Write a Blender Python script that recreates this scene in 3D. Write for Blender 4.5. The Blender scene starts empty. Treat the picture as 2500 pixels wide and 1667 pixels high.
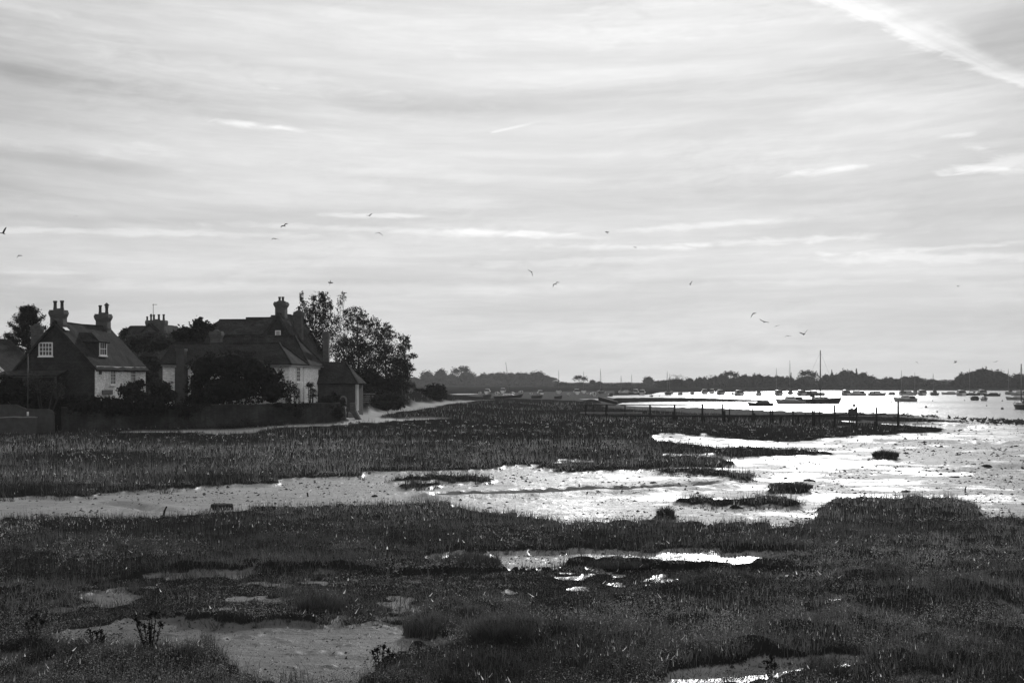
import bpy, math, random
import numpy as np
from mathutils import Vector, Matrix

sc = bpy.context.scene
COL = sc.collection
F = 2500 * 50 / 36.0            # focal length in photo pixels (2500 wide photograph)
CX, HY, CH = 1250.0, 930.0, 4.0  # principal column, horizon row, eye height (m)

# ---------------------------------------------------------------- camera
cam_d = bpy.data.cameras.new("camera")
cam_d.lens = 50; cam_d.sensor_width = 36
cam_d.shift_y = (HY - 833.5) / 2500.0
cam_d.clip_start = 0.3; cam_d.clip_end = 12000
cam = bpy.data.objects.new("camera", cam_d); COL.objects.link(cam)
cam.location = (0, 0, CH); cam.rotation_euler = (math.radians(90), 0, 0)
sc.camera = cam

# ---------------------------------------------------------------- light settings
SUN_AZ, SUN_EL = math.radians(11.0), math.radians(19.0)
SUN_STRENGTH = 2.2
SKY_STRENGTH = 0.1
EXPOSURE = 0.0
HAZE = 0.00014
sc.view_settings.view_transform = 'Standard'
sc.view_settings.look = 'None'
sc.view_settings.exposure = EXPOSURE
sc.view_settings.gamma = 1
sc.render.engine = 'CYCLES'
sc.cycles.max_bounces = 5; sc.cycles.diffuse_bounces = 2; sc.cycles.glossy_bounces = 3
sc.cycles.transmission_bounces = 3; sc.cycles.transparent_max_bounces = 6; sc.cycles.volume_bounces = 0
sc.cycles.caustics_reflective = False; sc.cycles.caustics_refractive = False
sc.cycles.sample_clamp_indirect = 4.0; sc.cycles.sample_clamp_direct = 12.0
sc.cycles.use_denoising = True
sc.cycles.denoiser = 'OPENIMAGEDENOISE'; sc.cycles.denoising_input_passes = 'RGB_ALBEDO_NORMAL'; sc.cycles.denoising_prefilter = 'ACCURATE'

# ---------------------------------------------------------------- node expressions
class E:
    """a node socket with arithmetic"""
    nt = None
    def __init__(s, k): s.k = k
    @staticmethod
    def m(op, *a, clamp=False):
        n = E.nt.nodes.new('ShaderNodeMath'); n.operation = op; n.use_clamp = clamp
        for i, v in enumerate(a):
            if isinstance(v, E): E.nt.links.new(v.k, n.inputs[i])
            else: n.inputs[i].default_value = v
        return E(n.outputs[0])
    def __add__(s, o): return E.m('ADD', s, o)
    def __radd__(s, o): return E.m('ADD', o, s)
    def __sub__(s, o): return E.m('SUBTRACT', s, o)
    def __rsub__(s, o): return E.m('SUBTRACT', o, s)
    def __mul__(s, o): return E.m('MULTIPLY', s, o)
    def __rmul__(s, o): return E.m('MULTIPLY', o, s)
    def __truediv__(s, o): return E.m('DIVIDE', s, o)
def ss(e, a, b, lo=0.0, hi=1.0):          # smooth step
    n = E.nt.nodes.new('ShaderNodeMapRange'); n.interpolation_type = 'SMOOTHSTEP'
    if a > b: a, b, lo, hi = b, a, hi, lo
    E.nt.links.new(e.k, n.inputs[0])
    for i, v in enumerate((a, b, lo, hi)): n.inputs[i + 1].default_value = v
    return E(n.outputs[0])
def comb(x, y, z):
    n = E.nt.nodes.new('ShaderNodeCombineXYZ')
    for i, v in enumerate((x, y, z)):
        if isinstance(v, E): E.nt.links.new(v.k, n.inputs[i])
        else: n.inputs[i].default_value = v
    return E(n.outputs[0])
def noise(vec, scale, detail=3.0, rough=0.5, dist=0.0):
    n = E.nt.nodes.new('ShaderNodeTexNoise')
    E.nt.links.new(vec.k, n.inputs['Vector'])
    n.inputs['Scale'].default_value = scale; n.inputs['Detail'].default_value = detail
    n.inputs['Roughness'].default_value = rough; n.inputs['Distortion'].default_value = dist
    return E(n.outputs[0])
def sepv(e):
    n = E.nt.nodes.new('ShaderNodeSeparateXYZ'); E.nt.links.new(e.k, n.inputs[0])
    return [E(n.outputs[i]) for i in range(3)]
def gray(v):
    n = E.nt.nodes.new('ShaderNodeCombineColor')
    for i in range(3):
        if isinstance(v, E): E.nt.links.new(v.k, n.inputs[i])
        else: n.inputs[i].default_value = v
    return n.outputs[0]
def ramp(e, pts):
    n = E.nt.nodes.new('ShaderNodeValToRGB'); n.color_ramp.interpolation = 'LINEAR'
    el = n.color_ramp.elements
    while len(el) < len(pts): el.new(0.5)
    for i, (p, v) in enumerate(pts):
        el[i].position = p; el[i].color = (v, v, v, 1)
    E.nt.links.new(e.k, n.inputs[0])
    b = E.nt.nodes.new('ShaderNodeRGBToBW'); E.nt.links.new(n.outputs[0], b.inputs[0])
    return E(b.outputs[0])

# ---------------------------------------------------------------- world: daylight sky with thin high cloud
world = bpy.data.worlds.new("World"); sc.world = world; world.use_nodes = True
nt = world.node_tree; nt.nodes.clear(); E.nt = nt
tc = nt.nodes.new('ShaderNodeTexCoord')
sky = nt.nodes.new('ShaderNodeTexSky'); sky.sky_type = 'NISHITA'; sky.sun_disc = False
sky.sun_elevation = SUN_EL; sky.sun_rotation = SUN_AZ
sky.air_density = 1.0; sky.dust_density = 2.0; sky.ozone_density = 1.0
bw = nt.nodes.new('ShaderNodeRGBToBW'); nt.links.new(sky.outputs[0], bw.inputs[0])
SKYV = E.m('MINIMUM', E(bw.outputs[0]), 14.0)
dx, dy, dz = sepv(E(tc.outputs['Generated']))
AZ = E.m('ARCTAN2', dx, dy)
EL = E.m('ARCSINE', dz)
vec = comb(AZ, EL, 0.3)
wob = noise(comb(AZ * 3.0, EL * 9.0, 0.0), 1.0, 2) - 0.5
# bands of cirrus sag towards the middle of the view and flatten near the horizon
band = EL - AZ * AZ * 0.17 * ss(EL, 0.02, 0.24) + wob * 0.012
n1 = noise(comb(AZ * 1.6, band * 14.0, 1.7), 1.0, 4.0, 0.55, 0.5)
n2 = noise(comb(AZ * 4.6, band * 44.0, 5.1), 1.0, 6.0, 0.60, 0.25)
n3 = noise(comb(AZ * 26.0, band * 160.0, 9.3), 1.0, 5.0, 0.65, 0.3)
streak = (n1 - 0.5) * 0.50 + (n2 - 0.5) * 0.40 + (n3 - 0.5) * 0.34 * ss(n2, 0.35, 0.65)
mott = noise(comb(AZ * 46.0, (EL - AZ * 0.12) * 150.0, 12.0), 1.0, 5.0, 0.68, 0.5)
mpatch = ss(noise(comb(AZ * 6.0, EL * 16.0, 21.0), 1.0, 3.0, 0.5), 0.42, 0.68)
n5 = noise(comb(AZ * 4.0, (EL + AZ * 0.10) * 70.0, 31.0), 1.0, 6.0, 0.66, 0.3)
n6 = noise(comb(AZ * 3.2, (band + wob * 0.01) * 64.0, 41.0), 1.0, 6.0, 0.6, 0.1)
streak = streak + (mott - 0.5) * mpatch * 0.36 + (n5 - 0.5) * 0.07 + (ss(n2, 0.40, 0.58) - 0.45) * 0.055 + (ss(n6, 0.44, 0.60) - 0.35) * 0.055
sunward = E.m('EXPONENT', ((AZ - 0.06) * (AZ - 0.06) * 8.0 + (EL - 0.30) * (EL - 0.30) * 14.0) * -1.0)
zen = ss(EL, 0.30, 0.9)
veil = 0.52 + sunward * 0.22 + streak * 0.75 - zen * 0.08 + ss(E.m('ABSOLUTE', AZ), 0.9, 1.6) * 0.16  # unseen sky beside and behind the view brightened to light walls and grass
veil = veil + ss(EL, 0.13, 0.0) * 0.075
veil = veil - ss(E.m('ABSOLUTE', AZ), 0.22, 0.42) * 0.07
def pt(px, py):
    u = (px - CX) / F; a = math.atan(u); return a, math.atan((HY - py) / F * math.cos(a))
edge = noise(comb(AZ * 40.0, EL * 160.0, 2.2), 1.0, 5.0, 0.62, 0.6) - 0.5
edge2 = noise(comb(AZ * 12.0, EL * 40.0, 7.7), 1.0, 3.0, 0.6) - 0.5
bright = None
for (px, py, rx, ry, sl, st) in [
    (600, 303, 95, 11, .07, .30), (690, 312, 60, 7, .12, .24), (905, 526, 130, 6, 0, .24), (670, 217, 24, 4, .02, .12),
    (1750, 548, 250, 10, -.05, .20), (1890, 588, 280, 12, -.04, .24), (1560, 603, 260, 11, 0, .20), (300, 568, 480, 10, -.005, .18),
    (880, 560, 420, 9, .03, .18), (90, 665, 120, 5, -.01, .10), (2070, 408, 135, 9, -.10, .26), (2460, 400, 130, 16, -.10, .28),
    (2440, 420, 80, 10, .05, .18), (2330, 628, 330, 16, .01, .20), (2335, 330, 45, 6, 0, .18), (2390, 362, 32, 9, .1, .20),
    (1400, 640, 330, 13, -.03, .15), (750, 702, 700, 16, 0, .10), (150, 345, 330, 30, .10, .09), (650, 190, 560, 34, .13, .10),
    (1900, 690, 380, 9, 0, .10), (1330, 575, 220, 8, .05, .16), (2300, 605, 260, 7, -.03, .18), (60, 20, 100, 12, .1, .10),
    (1700, 40, 420, 50, -.1, .10), (2280, 240, 300, 30, 0, .06)]:
    a0, e0 = pt(px, py)
    ra, re = rx / F, ry / F
    da = (AZ - a0) / ra
    de = (EL + (AZ - a0) * sl - e0) / re
    d = E.m('SQRT', da * da + de * de) + edge * 2.8 + edge2 * 2.0
    k = ss(d, 1.25, 0.0) * (st * 0.92)
    bright = k if bright is None else bright + k
for (px, py, rx, ry, sl, st) in [(1650, 215, 600, 40, -.04, .10), (380, 235, 600, 40, .12, .13), (1000, 260, 420, 40, .04, .11),
                                 (60, 150, 260, 90, .05, .07), (2200, 175, 330, 55, .05, .13), (150, 390, 420, 22, .1, .08),
                                 (2480, 90, 200, 90, 0, .12), (1350, 470, 500, 40, 0, .05), (1250, 690, 3000, 12, 0, .05),
                                 (250, 535, 420, 12, 0, .08), (150, 745, 420, 25, 0, .07), (2100, 760, 500, 40, 0, .02)]:
    a0, e0 = pt(px, py)
    da = (AZ - a0) / (rx / F)
    de = (EL + (AZ - a0) * sl - e0) / (ry / F)
    d = E.m('SQRT', da * da + de * de) + edge2 * 0.8
    bright = bright - ss(d, 1.2, 0.1) * st
# broad old vapour trail in the upper right: lower edge and upper edge as curves over azimuth
a0, a1 = pt(1900, 0)[0], pt(2700, 0)[0]
tx = (AZ - a0) / (a1 - a0)
def curve(pts):
    return ramp(tx, [((math.atan((px - CX) / F) - a0) / (a1 - a0), math.atan((HY - py) / F * math.cos(math.atan((px - CX) / F)))) for px, py in pts])
lo = curve([(1900, -40), (1990, 2), (2130, 52), (2230, 117), (2400, 182), (2500, 214), (2700, 260)])
hi = curve([(1900, -120), (2080, -30), (2200, 28), (2330, 74), (2390, 130), (2500, 184), (2700, 236)])
fib = noise(comb(AZ * 26.0 + EL * 40.0, (EL + AZ * 0.5) * 170.0, 4.0), 1.0, 5.0, 0.65, 0.5)
t_ = (EL - lo) / E.m('MAXIMUM', hi - lo, 0.002) + edge2 * 0.5 + edge * 0.9
trail = ss(t_, -0.15, 0.25) * ss(t_, 1.5, 0.2) * ss(tx, 0.0, 0.1) * (0.10 + fib * 1.25) * ss(EL, 0.5, 0.3)
bright = bright + trail * 0.37
# short fresh trail
b0, c0 = pt(1195, 325); b1, c1 = pt(1318, 297)
s = (AZ - b0) / (b1 - b0)
dd = E.m('ABSOLUTE', EL - (s * (c1 - c0) + c0)) * (1.0 / 0.0011)
bright = bright + ss(dd, 1.2, 0.2) * ss(s, -0.02, 0.08) * ss(s, 1.1, 0.5) * 0.15
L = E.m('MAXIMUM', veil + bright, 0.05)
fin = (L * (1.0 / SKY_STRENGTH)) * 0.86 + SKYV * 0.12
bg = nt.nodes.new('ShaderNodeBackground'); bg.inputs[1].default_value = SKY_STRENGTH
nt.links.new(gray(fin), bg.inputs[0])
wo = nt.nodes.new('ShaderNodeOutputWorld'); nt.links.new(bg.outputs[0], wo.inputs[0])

# ---------------------------------------------------------------- sun
sun_d = bpy.data.lights.new("sun", 'SUN'); sun_d.energy = SUN_STRENGTH; sun_d.angle = math.radians(0.6)
sun_d.color = (1, 1, 1)                      # black and white photograph: neutral light
sun = bpy.data.objects.new("sun", sun_d); COL.objects.link(sun)
S = Vector((math.sin(SUN_AZ) * math.cos(SUN_EL), math.cos(SUN_AZ) * math.cos(SUN_EL), math.sin(SUN_EL)))
sun.rotation_euler = S.to_track_quat('Z', 'Y').to_euler()

# ---------------------------------------------------------------- numpy helpers
rng = np.random.default_rng(7)
def _h(ix, iy, seed):
    h = (ix.astype(np.int64) * 374761393 + iy.astype(np.int64) * 668265263 + seed * 974711) & 0x7fffffff
    h = ((h ^ (h >> 13)) * 1274126177) & 0x7fffffff
    return ((h ^ (h >> 16)) & 0xffff) / 65535.0
def vnoise(x, y, seed=0):
    ix, iy = np.floor(x), np.floor(y); fx, fy = x - ix, y - iy
    fx = fx * fx * (3 - 2 * fx); fy = fy * fy * (3 - 2 * fy)
    a, b = _h(ix, iy, seed), _h(ix + 1, iy, seed); c, d = _h(ix, iy + 1, seed), _h(ix + 1, iy + 1, seed)
    return (a * (1 - fx) + b * fx) * (1 - fy) + (c * (1 - fx) + d * fx) * fy
def fbm(x, y, seed=0, oct=4):
    s = 0; a = 0.5; t = 0
    for i in range(oct):
        s = s + a * vnoise(x, y, seed + i); t += a; a *= 0.5; x = x * 2.03 + 11.3; y = y * 2.03 + 5.7
    return s / t
def inpoly(px, py, poly):
    r = np.zeros(px.shape, bool); n = len(poly); j = n - 1
    for i in range(n):
        xi, yi = poly[i]; xj, yj = poly[j]
        if yi != yj:
            c = ((yi > py) != (yj > py)) & (px < (xj - xi) * (py - yi) / (yj - yi) + xi)
            r ^= c
        j = i
    return r
def sstep(x, a, b):
    t = np.clip((x - a) / (b - a), 0, 1); return t * t * (3 - 2 * t)
def mesh_np(name, V, Fc, mat=None, smooth=False, attrs=None):
    me = bpy.data.meshes.new(name)
    V = np.asarray(V, np.float32); Fc = np.asarray(Fc, np.int32)
    k = Fc.shape[1]
    me.vertices.add(len(V)); me.vertices.foreach_set('co', V.ravel())
    me.loops.add(Fc.size); me.loops.foreach_set('vertex_index', Fc.ravel())
    me.polygons.add(len(Fc)); me.polygons.foreach_set('loop_start', np.arange(0, Fc.size, k, dtype=np.int32))
    me.polygons.foreach_set('use_smooth', np.full(len(Fc), smooth))
    me.update(calc_edges=True)
    for an, av in (attrs or {}).items():
        at = me.attributes.new(an, 'FLOAT', 'POINT'); at.data.foreach_set('value', np.asarray(av, np.float32))
    if mat: me.materials.append(mat)
    return me
def gpt(px, py, z=0.0):                      # point of the ground (height z) seen in photo column px, row py
    Y = (CH - z) * F / (py - HY); return ((px - CX) / F * Y, Y, z)
def at(px, py, Y):                            # point at distance Y seen in photo column px, row py
    return ((px - CX) / F * Y, Y, CH - (py - HY) / F * Y)

# ---------------------------------------------------------------- object helpers
def link(name, data, parent=None):
    o = bpy.data.objects.new(name, data); COL.objects.link(o)
    if parent is not None: o.parent = parent
    return o
def tag(o, label, cat, group=None):
    o['label'] = label; o['category'] = cat
    if group: o['group'] = group
    return o
def thing(name, label, cat, loc=(0, 0, 0), rz=0.0, group=None):
    o = link(name, None); o.location = loc; o.rotation_euler = (0, 0, rz); o.empty_display_size = 0.5
    return tag(o, label, cat, group)
def struct(name, me, kind='structure'):
    o = link(name, me); o['kind'] = kind; return o
def copy_tree(o, parent=None):
    c = o.copy(); COL.objects.link(c); c.parent = parent
    for ch in list(o.children): copy_tree(ch, c)
    return c

class MB:
    """collects shapes into one mesh"""
    def __init__(s): s.v = []; s.f = []; s.sm = []
    def add(s, vs, fs, smooth=False):
        b = len(s.v); s.v += [tuple(p) for p in vs]; s.f += [tuple(b + i for i in q) for q in fs]; s.sm += [smooth] * len(fs); return s
    def box(s, x0, x1, y0, y1, z0, z1):
        return s.add([(x0, y0, z0), (x1, y0, z0), (x1, y1, z0), (x0, y1, z0), (x0, y0, z1), (x1, y0, z1), (x1, y1, z1), (x0, y1, z1)],
                     [(0, 3, 2, 1), (4, 5, 6, 7), (0, 1, 5, 4), (1, 2, 6, 5), (2, 3, 7, 6), (3, 0, 4, 7)])
    def prism(s, poly, vec):                  # planar polygon (3D points) swept along vec
        n = len(poly); vec = Vector(vec); a = [Vector(p) for p in poly]
        return s.add(a + [p + vec for p in a], [tuple(range(n - 1, -1, -1)), tuple(range(n, 2 * n))] +
                     [(i, (i + 1) % n, n + (i + 1) % n, n + i) for i in range(n)])
    def tube(s, pts, rad, n=6, smooth=True):
        pts = [Vector(p) for p in pts]
        if not hasattr(rad, '__len__'): rad = [rad] * len(pts)
        vs = []; fs = []; up = Vector((0.31, 0.17, 0.93))
        for i, p in enumerate(pts):
            d = (pts[min(i + 1, len(pts) - 1)] - pts[max(i - 1, 0)]).normalized()
            a = d.cross(up)
            if a.length < 1e-3: a = d.cross(Vector((1, 0, 0)))
            a.normalize(); b = d.cross(a)
            r = rad[i]; rx, ry = r if hasattr(r, '__len__') else (r, r)
            for k in range(n):
                t = 2 * math.pi * k / n; vs.append(p + a * (math.cos(t) * rx) + b * (math.sin(t) * ry))
        for i in range(len(pts) - 1):
            for k in range(n):
                fs.append((i * n + k, i * n + (k + 1) % n, (i + 1) * n + (k + 1) % n, (i + 1) * n + k))
        fs.append(tuple(range(n - 1, -1, -1))); m = (len(pts) - 1) * n; fs.append(tuple(range(m, m + n)))
        return s.add(vs, fs, smooth)
    def lathe(s, c, prof, n=10, smooth=True):   # prof = [(r, z)]
        vs = []; fs = []
        for r, z in prof:
            for k in range(n):
                t = 2 * math.pi * k / n; vs.append((c[0] + r * math.cos(t), c[1] + r * math.sin(t), c[2] + z))
        for i in range(len(prof) - 1):
            for k in range(n):
                fs.append((i * n + k, i * n + (k + 1) % n, (i + 1) * n + (k + 1) % n, (i + 1) * n + k))
        fs.append(tuple(range(n - 1, -1, -1))); m = (len(prof) - 1) * n; fs.append(tuple(range(m, m + n)))
        return s.add(vs, fs, smooth)
    def slab(s, p0, p1, p2, p3, th=0.1, nu=1, nv=1, jit=0.0, seed=0):  # quad with thickness below, optionally uneven
        r = random.Random(seed); p = [Vector(q) for q in (p0, p1, p2, p3)]
        n = (p[1] - p[0]).cross(p[3] - p[0]).normalized()
        top = []; 
        for j in range(nv + 1):
            for i in range(nu + 1):
                u, w = i / nu, j / nv
                q = p[0] * (1 - u) * (1 - w) + p[1] * u * (1 - w) + p[2] * u * w + p[3] * (1 - u) * w
                top.append(q + n * r.uniform(-jit, jit))
        bot = [q - n * th for q in top]; m = len(top); W = nu + 1; fs = []
        for j in range(nv):
            for i in range(nu):
                a = j * W + i; fs.append((a, a + 1, a + W + 1, a + W)); fs.append((m + a, m + a + W, m + a + W + 1, m + a + 1))
        for i in range(nu):
            fs.append((i, m + i, m + i + 1, i + 1)); a = nv * W + i; fs.append((a, a + 1, m + a + 1, m + a))
        for j in range(nv):
            a = j * W; fs.append((a, a + W, m + a + W, m + a)); a = j * W + nu; fs.append((a, m + a, m + a + W, a + W))
        return s.add(top + bot, fs)
    def mesh(s, name, mat):
        me = bpy.data.meshes.new(name); me.from_pydata(s.v, [], s.f); me.update()
        me.polygons.foreach_set('use_smooth', s.sm)
        if mat: me.materials.append(mat)
        return me
    def build(s, name, mat, parent=None): return link(name, s.mesh(name, mat), parent)

# ---------------------------------------------------------------- materials (all grey: the photograph is black and white)
def M(name, base, rough=0.8, var=0.35, scale=3.0, bump=0.0, bscale=20.0, spec=0.3, brick=None, trans=0.0, metal=0.0, streak=0.0, attr=None):
    m = bpy.data.materials.new(name); m.use_nodes = True
    t = m.node_tree; E.nt = t; p = t.nodes['Principled BSDF']
    tcn = t.nodes.new('ShaderNodeTexCoord'); ob = E(tcn.outputs['Object'])
    x, y, z = sepv(ob)
    n = noise(ob, scale, 5.0, 0.6)
    c = (n - 0.5) * (2.2 * var) + 1.0
    if streak: c = c * ((noise(comb(x * 6.0, y * 6.0, z * 0.7), 1.0, 3.0) - 0.5) * (2 * streak) + 1.0)
    h = noise(ob, bscale, 4.0, 0.6)
    if brick:                                   # brick = (course width, course height, mortar tone)
        bt = t.nodes.new('ShaderNodeTexBrick')
        t.links.new(comb(x + y, z, 0.0).k, bt.inputs['Vector'])
        bt.inputs['Scale'].default_value = 1.0; bt.inputs['Brick Width'].default_value = brick[0]; bt.inputs['Row Height'].default_value = brick[1]
        bt.inputs['Mortar Size'].default_value = brick[1] * 0.09; bt.inputs['Bias'].default_value = 0.0
        bt.inputs['Color1'].default_value = (.75, .75, .75, 1); bt.inputs['Color2'].default_value = (1.25, 1.25, 1.25, 1)
        bt.inputs['Mortar'].default_value = (brick[2],) * 3 + (1,)
        b2 = t.nodes.new('ShaderNodeRGBToBW'); t.links.new(bt.outputs[0], b2.inputs[0])
        c = c * E(b2.outputs[0]); h = h * 0.5 + E(b2.outputs[0]) * 0.5
    c = E.m('MAXIMUM', c, 0.15) * base
    if attr:
        a = t.nodes.new('ShaderNodeAttribute'); a.attribute_name = attr; c = c * E(a.outputs['Fac'])
    t.links.new(gray(c), p.inputs['Base Color'])
    p.inputs['Roughness'].default_value = rough; p.inputs['Specular IOR Level'].default_value = spec; p.inputs['Metallic'].default_value = metal
    if bump:
        b = t.nodes.new('ShaderNodeBump'); b.inputs['Strength'].default_value = bump; b.inputs['Distance'].default_value = 0.05
        t.links.new(h.k, b.inputs['Height']); t.links.new(b.outputs[0], p.inputs['Normal'])
    if trans:
        tr = t.nodes.new('ShaderNodeBsdfTranslucent'); t.links.new(gray(c * 1.2), tr.inputs[0])
        mx = t.nodes.new('ShaderNodeMixShader'); mx.inputs[0].default_value = trans
        t.links.new(p.outputs[0], mx.inputs[1]); t.links.new(tr.outputs[0], mx.inputs[2])
        t.links.new(mx.outputs[0], t.nodes['Material Output'].inputs[0])
    return m
# ================================================================ LAND
def sh(pts, k):                               # far edges of raised turf were read at the top of the grass: drop them to the ground
    return [(x, y + k * (y - HY)) for x, y in pts]
MAIN_TOP = [(-500, 1226), (0, 1219), (115, 1220), (210, 1216), (268, 1210), (325, 1203), (421, 1199), (478, 1197), (486, 1191), (555, 1187),
            (666, 1184), (673, 1176), (727, 1170), (888, 1168), (889, 1156), (1030, 1153), (1091, 1151), (1205, 1147), (1213, 1142), (1240, 1138),
            (1305, 1138), (1313, 1144), (1412, 1148), (1580, 1147), (1640, 1141), (1790, 1139), (1795, 1128), (1700, 1116), (1615, 1114), (1600, 1107),
            (1740, 1106), (1745, 1092), (1600, 1080), (1590, 1071), (1720, 1070), (1930, 1083), (2030, 1072), (2109, 1064), (2290, 1058), (2310, 1046), (2420, 1044), (2900, 1055)]
MAIN_BOT = [(-500, 1268), (0, 1264), (134, 1258), (268, 1256), (383, 1256), (497, 1245), (574, 1243), (650, 1233), (727, 1230), (900, 1226), (991, 1222),
            (1087, 1218), (1129, 1237), (1221, 1245), (1317, 1251), (1374, 1260), (1412, 1264), (1603, 1264), (1646, 1268), (1887, 1268), (1887, 1283),
            (1975, 1275), (1979, 1264), (2013, 1222), (2078, 1208), (2327, 1210), (2385, 1230), (2407, 1245), (2377, 1256), (2500, 1258), (2900, 1262)]
MUD = [MAIN_TOP + sh(MAIN_BOT, .055)[::-1],
       [(1359, 1124), (1412, 1121), (1460, 1124), (1450, 1132), (1359, 1133)],
       [(1110, 1352), (1118, 1350), (1129, 1357), (1336, 1354), (1393, 1350), (1604, 1355), (1634, 1342), (1700, 1347), (1772, 1354), (1937, 1359), (1994, 1360), (1990, 1369),
        (1876, 1372), (1830, 1388), (1791, 1389), (1696, 1382), (1600, 1382), (1412, 1386), (1374, 1396), (1259, 1402), (1225, 1390), (1040, 1372), (1030, 1357)],
       [(2032, 1398), (2080, 1394), (2151, 1397), (2120, 1407), (2040, 1408)],
       [(96, 1545), (184, 1532), (325, 1519), (383, 1513), (440, 1521), (574, 1527), (804, 1531), (915, 1521), (1007, 1531), (1014, 1553), (1083, 1564),
        (1083, 1590), (991, 1590), (960, 1625), (1090, 1628), (1085, 1650), (915, 1662), (880, 1690), (612, 1690), (585, 1650), (555, 1607), (459, 1597), (329, 1599), (191, 1590), (96, 1575)],
       [(1600, 1675), (1650, 1648), (1800, 1634), (1890, 1616), (2097, 1612), (2110, 1640), (1950, 1662), (1800, 1682), (1640, 1700)],
       [(2205, 1658), (2290, 1655), (2340, 1680), (2200, 1690)],
       [(2425, 1520), (2500, 1511), (2900, 1512), (2900, 1532), (2500, 1530)],
       [(330, 1411), (450, 1404), (631, 1396), (636, 1399), (480, 1409), (340, 1416)],
       [(1640, 1344), (1690, 1336), (1745, 1350)],
       # far flats
       [(1085, 962), (1300, 957), (1500, 954), (1500, 991), (1470, 990), (1440, 983), (1300, 980), (1150, 977), (1095, 968)],
       [(1470, 989), (1560, 992), (1700, 996), (1850, 1001), (2040, 1008), (2200, 1010), (2340, 1022), (2500, 1031), (2900, 1040), (2900, 1060), (2400, 1050), (2350, 1030),
        (2200, 1020), (2100, 1017), (1900, 1014), (1700, 1010), (1560, 1003), (1470, 997)],
       [(2000, 1028), (2040, 1024), (2115, 1028), (2400, 1034), (2400, 1046), (2250, 1042), (2150, 1036)],
       [(2020, 1043), (2075, 1040), (2070, 1044)]]
ISLES = [sh(p, .03) for p in [
    [(1560, 1079), (1600, 1074), (1640, 1075), (1728, 1093), (1730, 1103), (1600, 1106)],
    [(1734, 1094), (1814, 1087), (1900, 1094), (1960, 1098), (2020, 1100), (2044, 1108), (1960, 1109), (1850, 1110), (1745, 1109)],
    [(1313, 1144), (1500, 1139), (1600, 1114), (1700, 1114), (1780, 1128), (1770, 1137), (1600, 1138), (1500, 1146), (1412, 1148)],
    [(1606, 1143), (1680, 1143), (1750, 1146), (1852, 1158), (1830, 1169), (1790, 1167), (1740, 1156), (1610, 1151)],
    [(2128, 1119), (2140, 1109), (2170, 1105), (2195, 1117), (2190, 1121)],
    [(1875, 1198), (1900, 1189), (1975, 1191), (1986, 1200), (1900, 1202)],
    [(1654, 1218), (1690, 1208), (1740, 1220), (1850, 1208), (1920, 1210), (1952, 1231), (1920, 1238), (1870, 1232), (1830, 1238), (1745, 1236), (1735, 1224), (1670, 1225)],
    [(950, 1170), (1060, 1158), (1090, 1162), (1140, 1162), (1210, 1168), (1205, 1171), (1110, 1172), (1080, 1168), (960, 1174)],
    [(955, 1182), (985, 1181), (1070, 1176), (1075, 1180), (1040, 1186), (985, 1187)],
    [(1600, 1262), (1640, 1252), (1650, 1266), (1610, 1273)],
    [(1100, 1374), (1180, 1366), (1225, 1380), (1215, 1398), (1100, 1398)],
    [(1430, 1390), (1480, 1380), (1540, 1381), (1600, 1382), (1575, 1390), (1490, 1393)],
    [(1825, 1664), (1890, 1640), (1990, 1655), (1980, 1690), (1830, 1690)], [(1990, 1690), (1985, 1640), (2030, 1622), (2075, 1640), (2080, 1690)]]]
SHORT = [[(-300, 1480), (0, 1470), (180, 1440), (420, 1402), (700, 1405), (1250, 1405), (1400, 1394), (1700, 1392), (1880, 1392), (2010, 1408), (1700, 1440), (1450, 1470), (1150, 1490), (1000, 1530), (800, 1530), (380, 1512), (100, 1545), (-300, 1560)]]
WATER = [[(1480, 968), (1495, 964.5), (1545, 963.5), (1590, 962), (1612, 957), (1700, 956.5), (1800, 956), (1900, 954), (2000, 952.8), (2900, 952.5), (2900, 1040), (2500, 1030.5), (2330, 1021.5), (2200, 1010),
          (2130, 1008), (2040, 1007), (1850, 1000.5), (1700, 995.5), (1560, 992.5), (1490, 989), (1520, 981.5), (1600, 979.5), (1720, 979), (1850, 979), (1890, 978), (1850, 976.8),
          (1720, 972.5), (1600, 971), (1500, 971.5)],
         [(1135, 971.5), (1250, 973), (1380, 971.5), (1470, 973), (1498, 977), (1450, 978.3), (1380, 977), (1280, 975.8), (1200, 974)],
         [(1085, 962.5), (1120, 959.5), (1180, 960.5), (1150, 962.5), (1100, 963.5)],
         [(2145, 1031), (2260, 1034), (2350, 1039), (2420, 1045), (2300, 1047), (2250, 1043), (2170, 1037)],
         [(2040, 1025.5), (2060, 1024), (2115, 1029), (2060, 1029.5)]]
GARDEN = [(-400, 109.6), (-42, 109.6), (-34.2, 110.0), (-20, 113.2), (-14.6, 115.2), (-14.4, 117), (-15.5, 121), (-15.8, 150), (-16.2, 180), (-16, 215), (-30, 330), (-500, 330)]
ROAD_A = [(-27, 103.2), (-25, 103.8), (-16, 107.4), (-11.6, 112.6), (-10.0, 118.5), (-8.6, 122.5), (-7.0, 125.5)]
ROAD_B = [(-11.8, 114.5), (-13.0, 122), (-12.9, 131), (-11.1, 154), (-8.8, 203), (-4.5, 236)]
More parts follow.
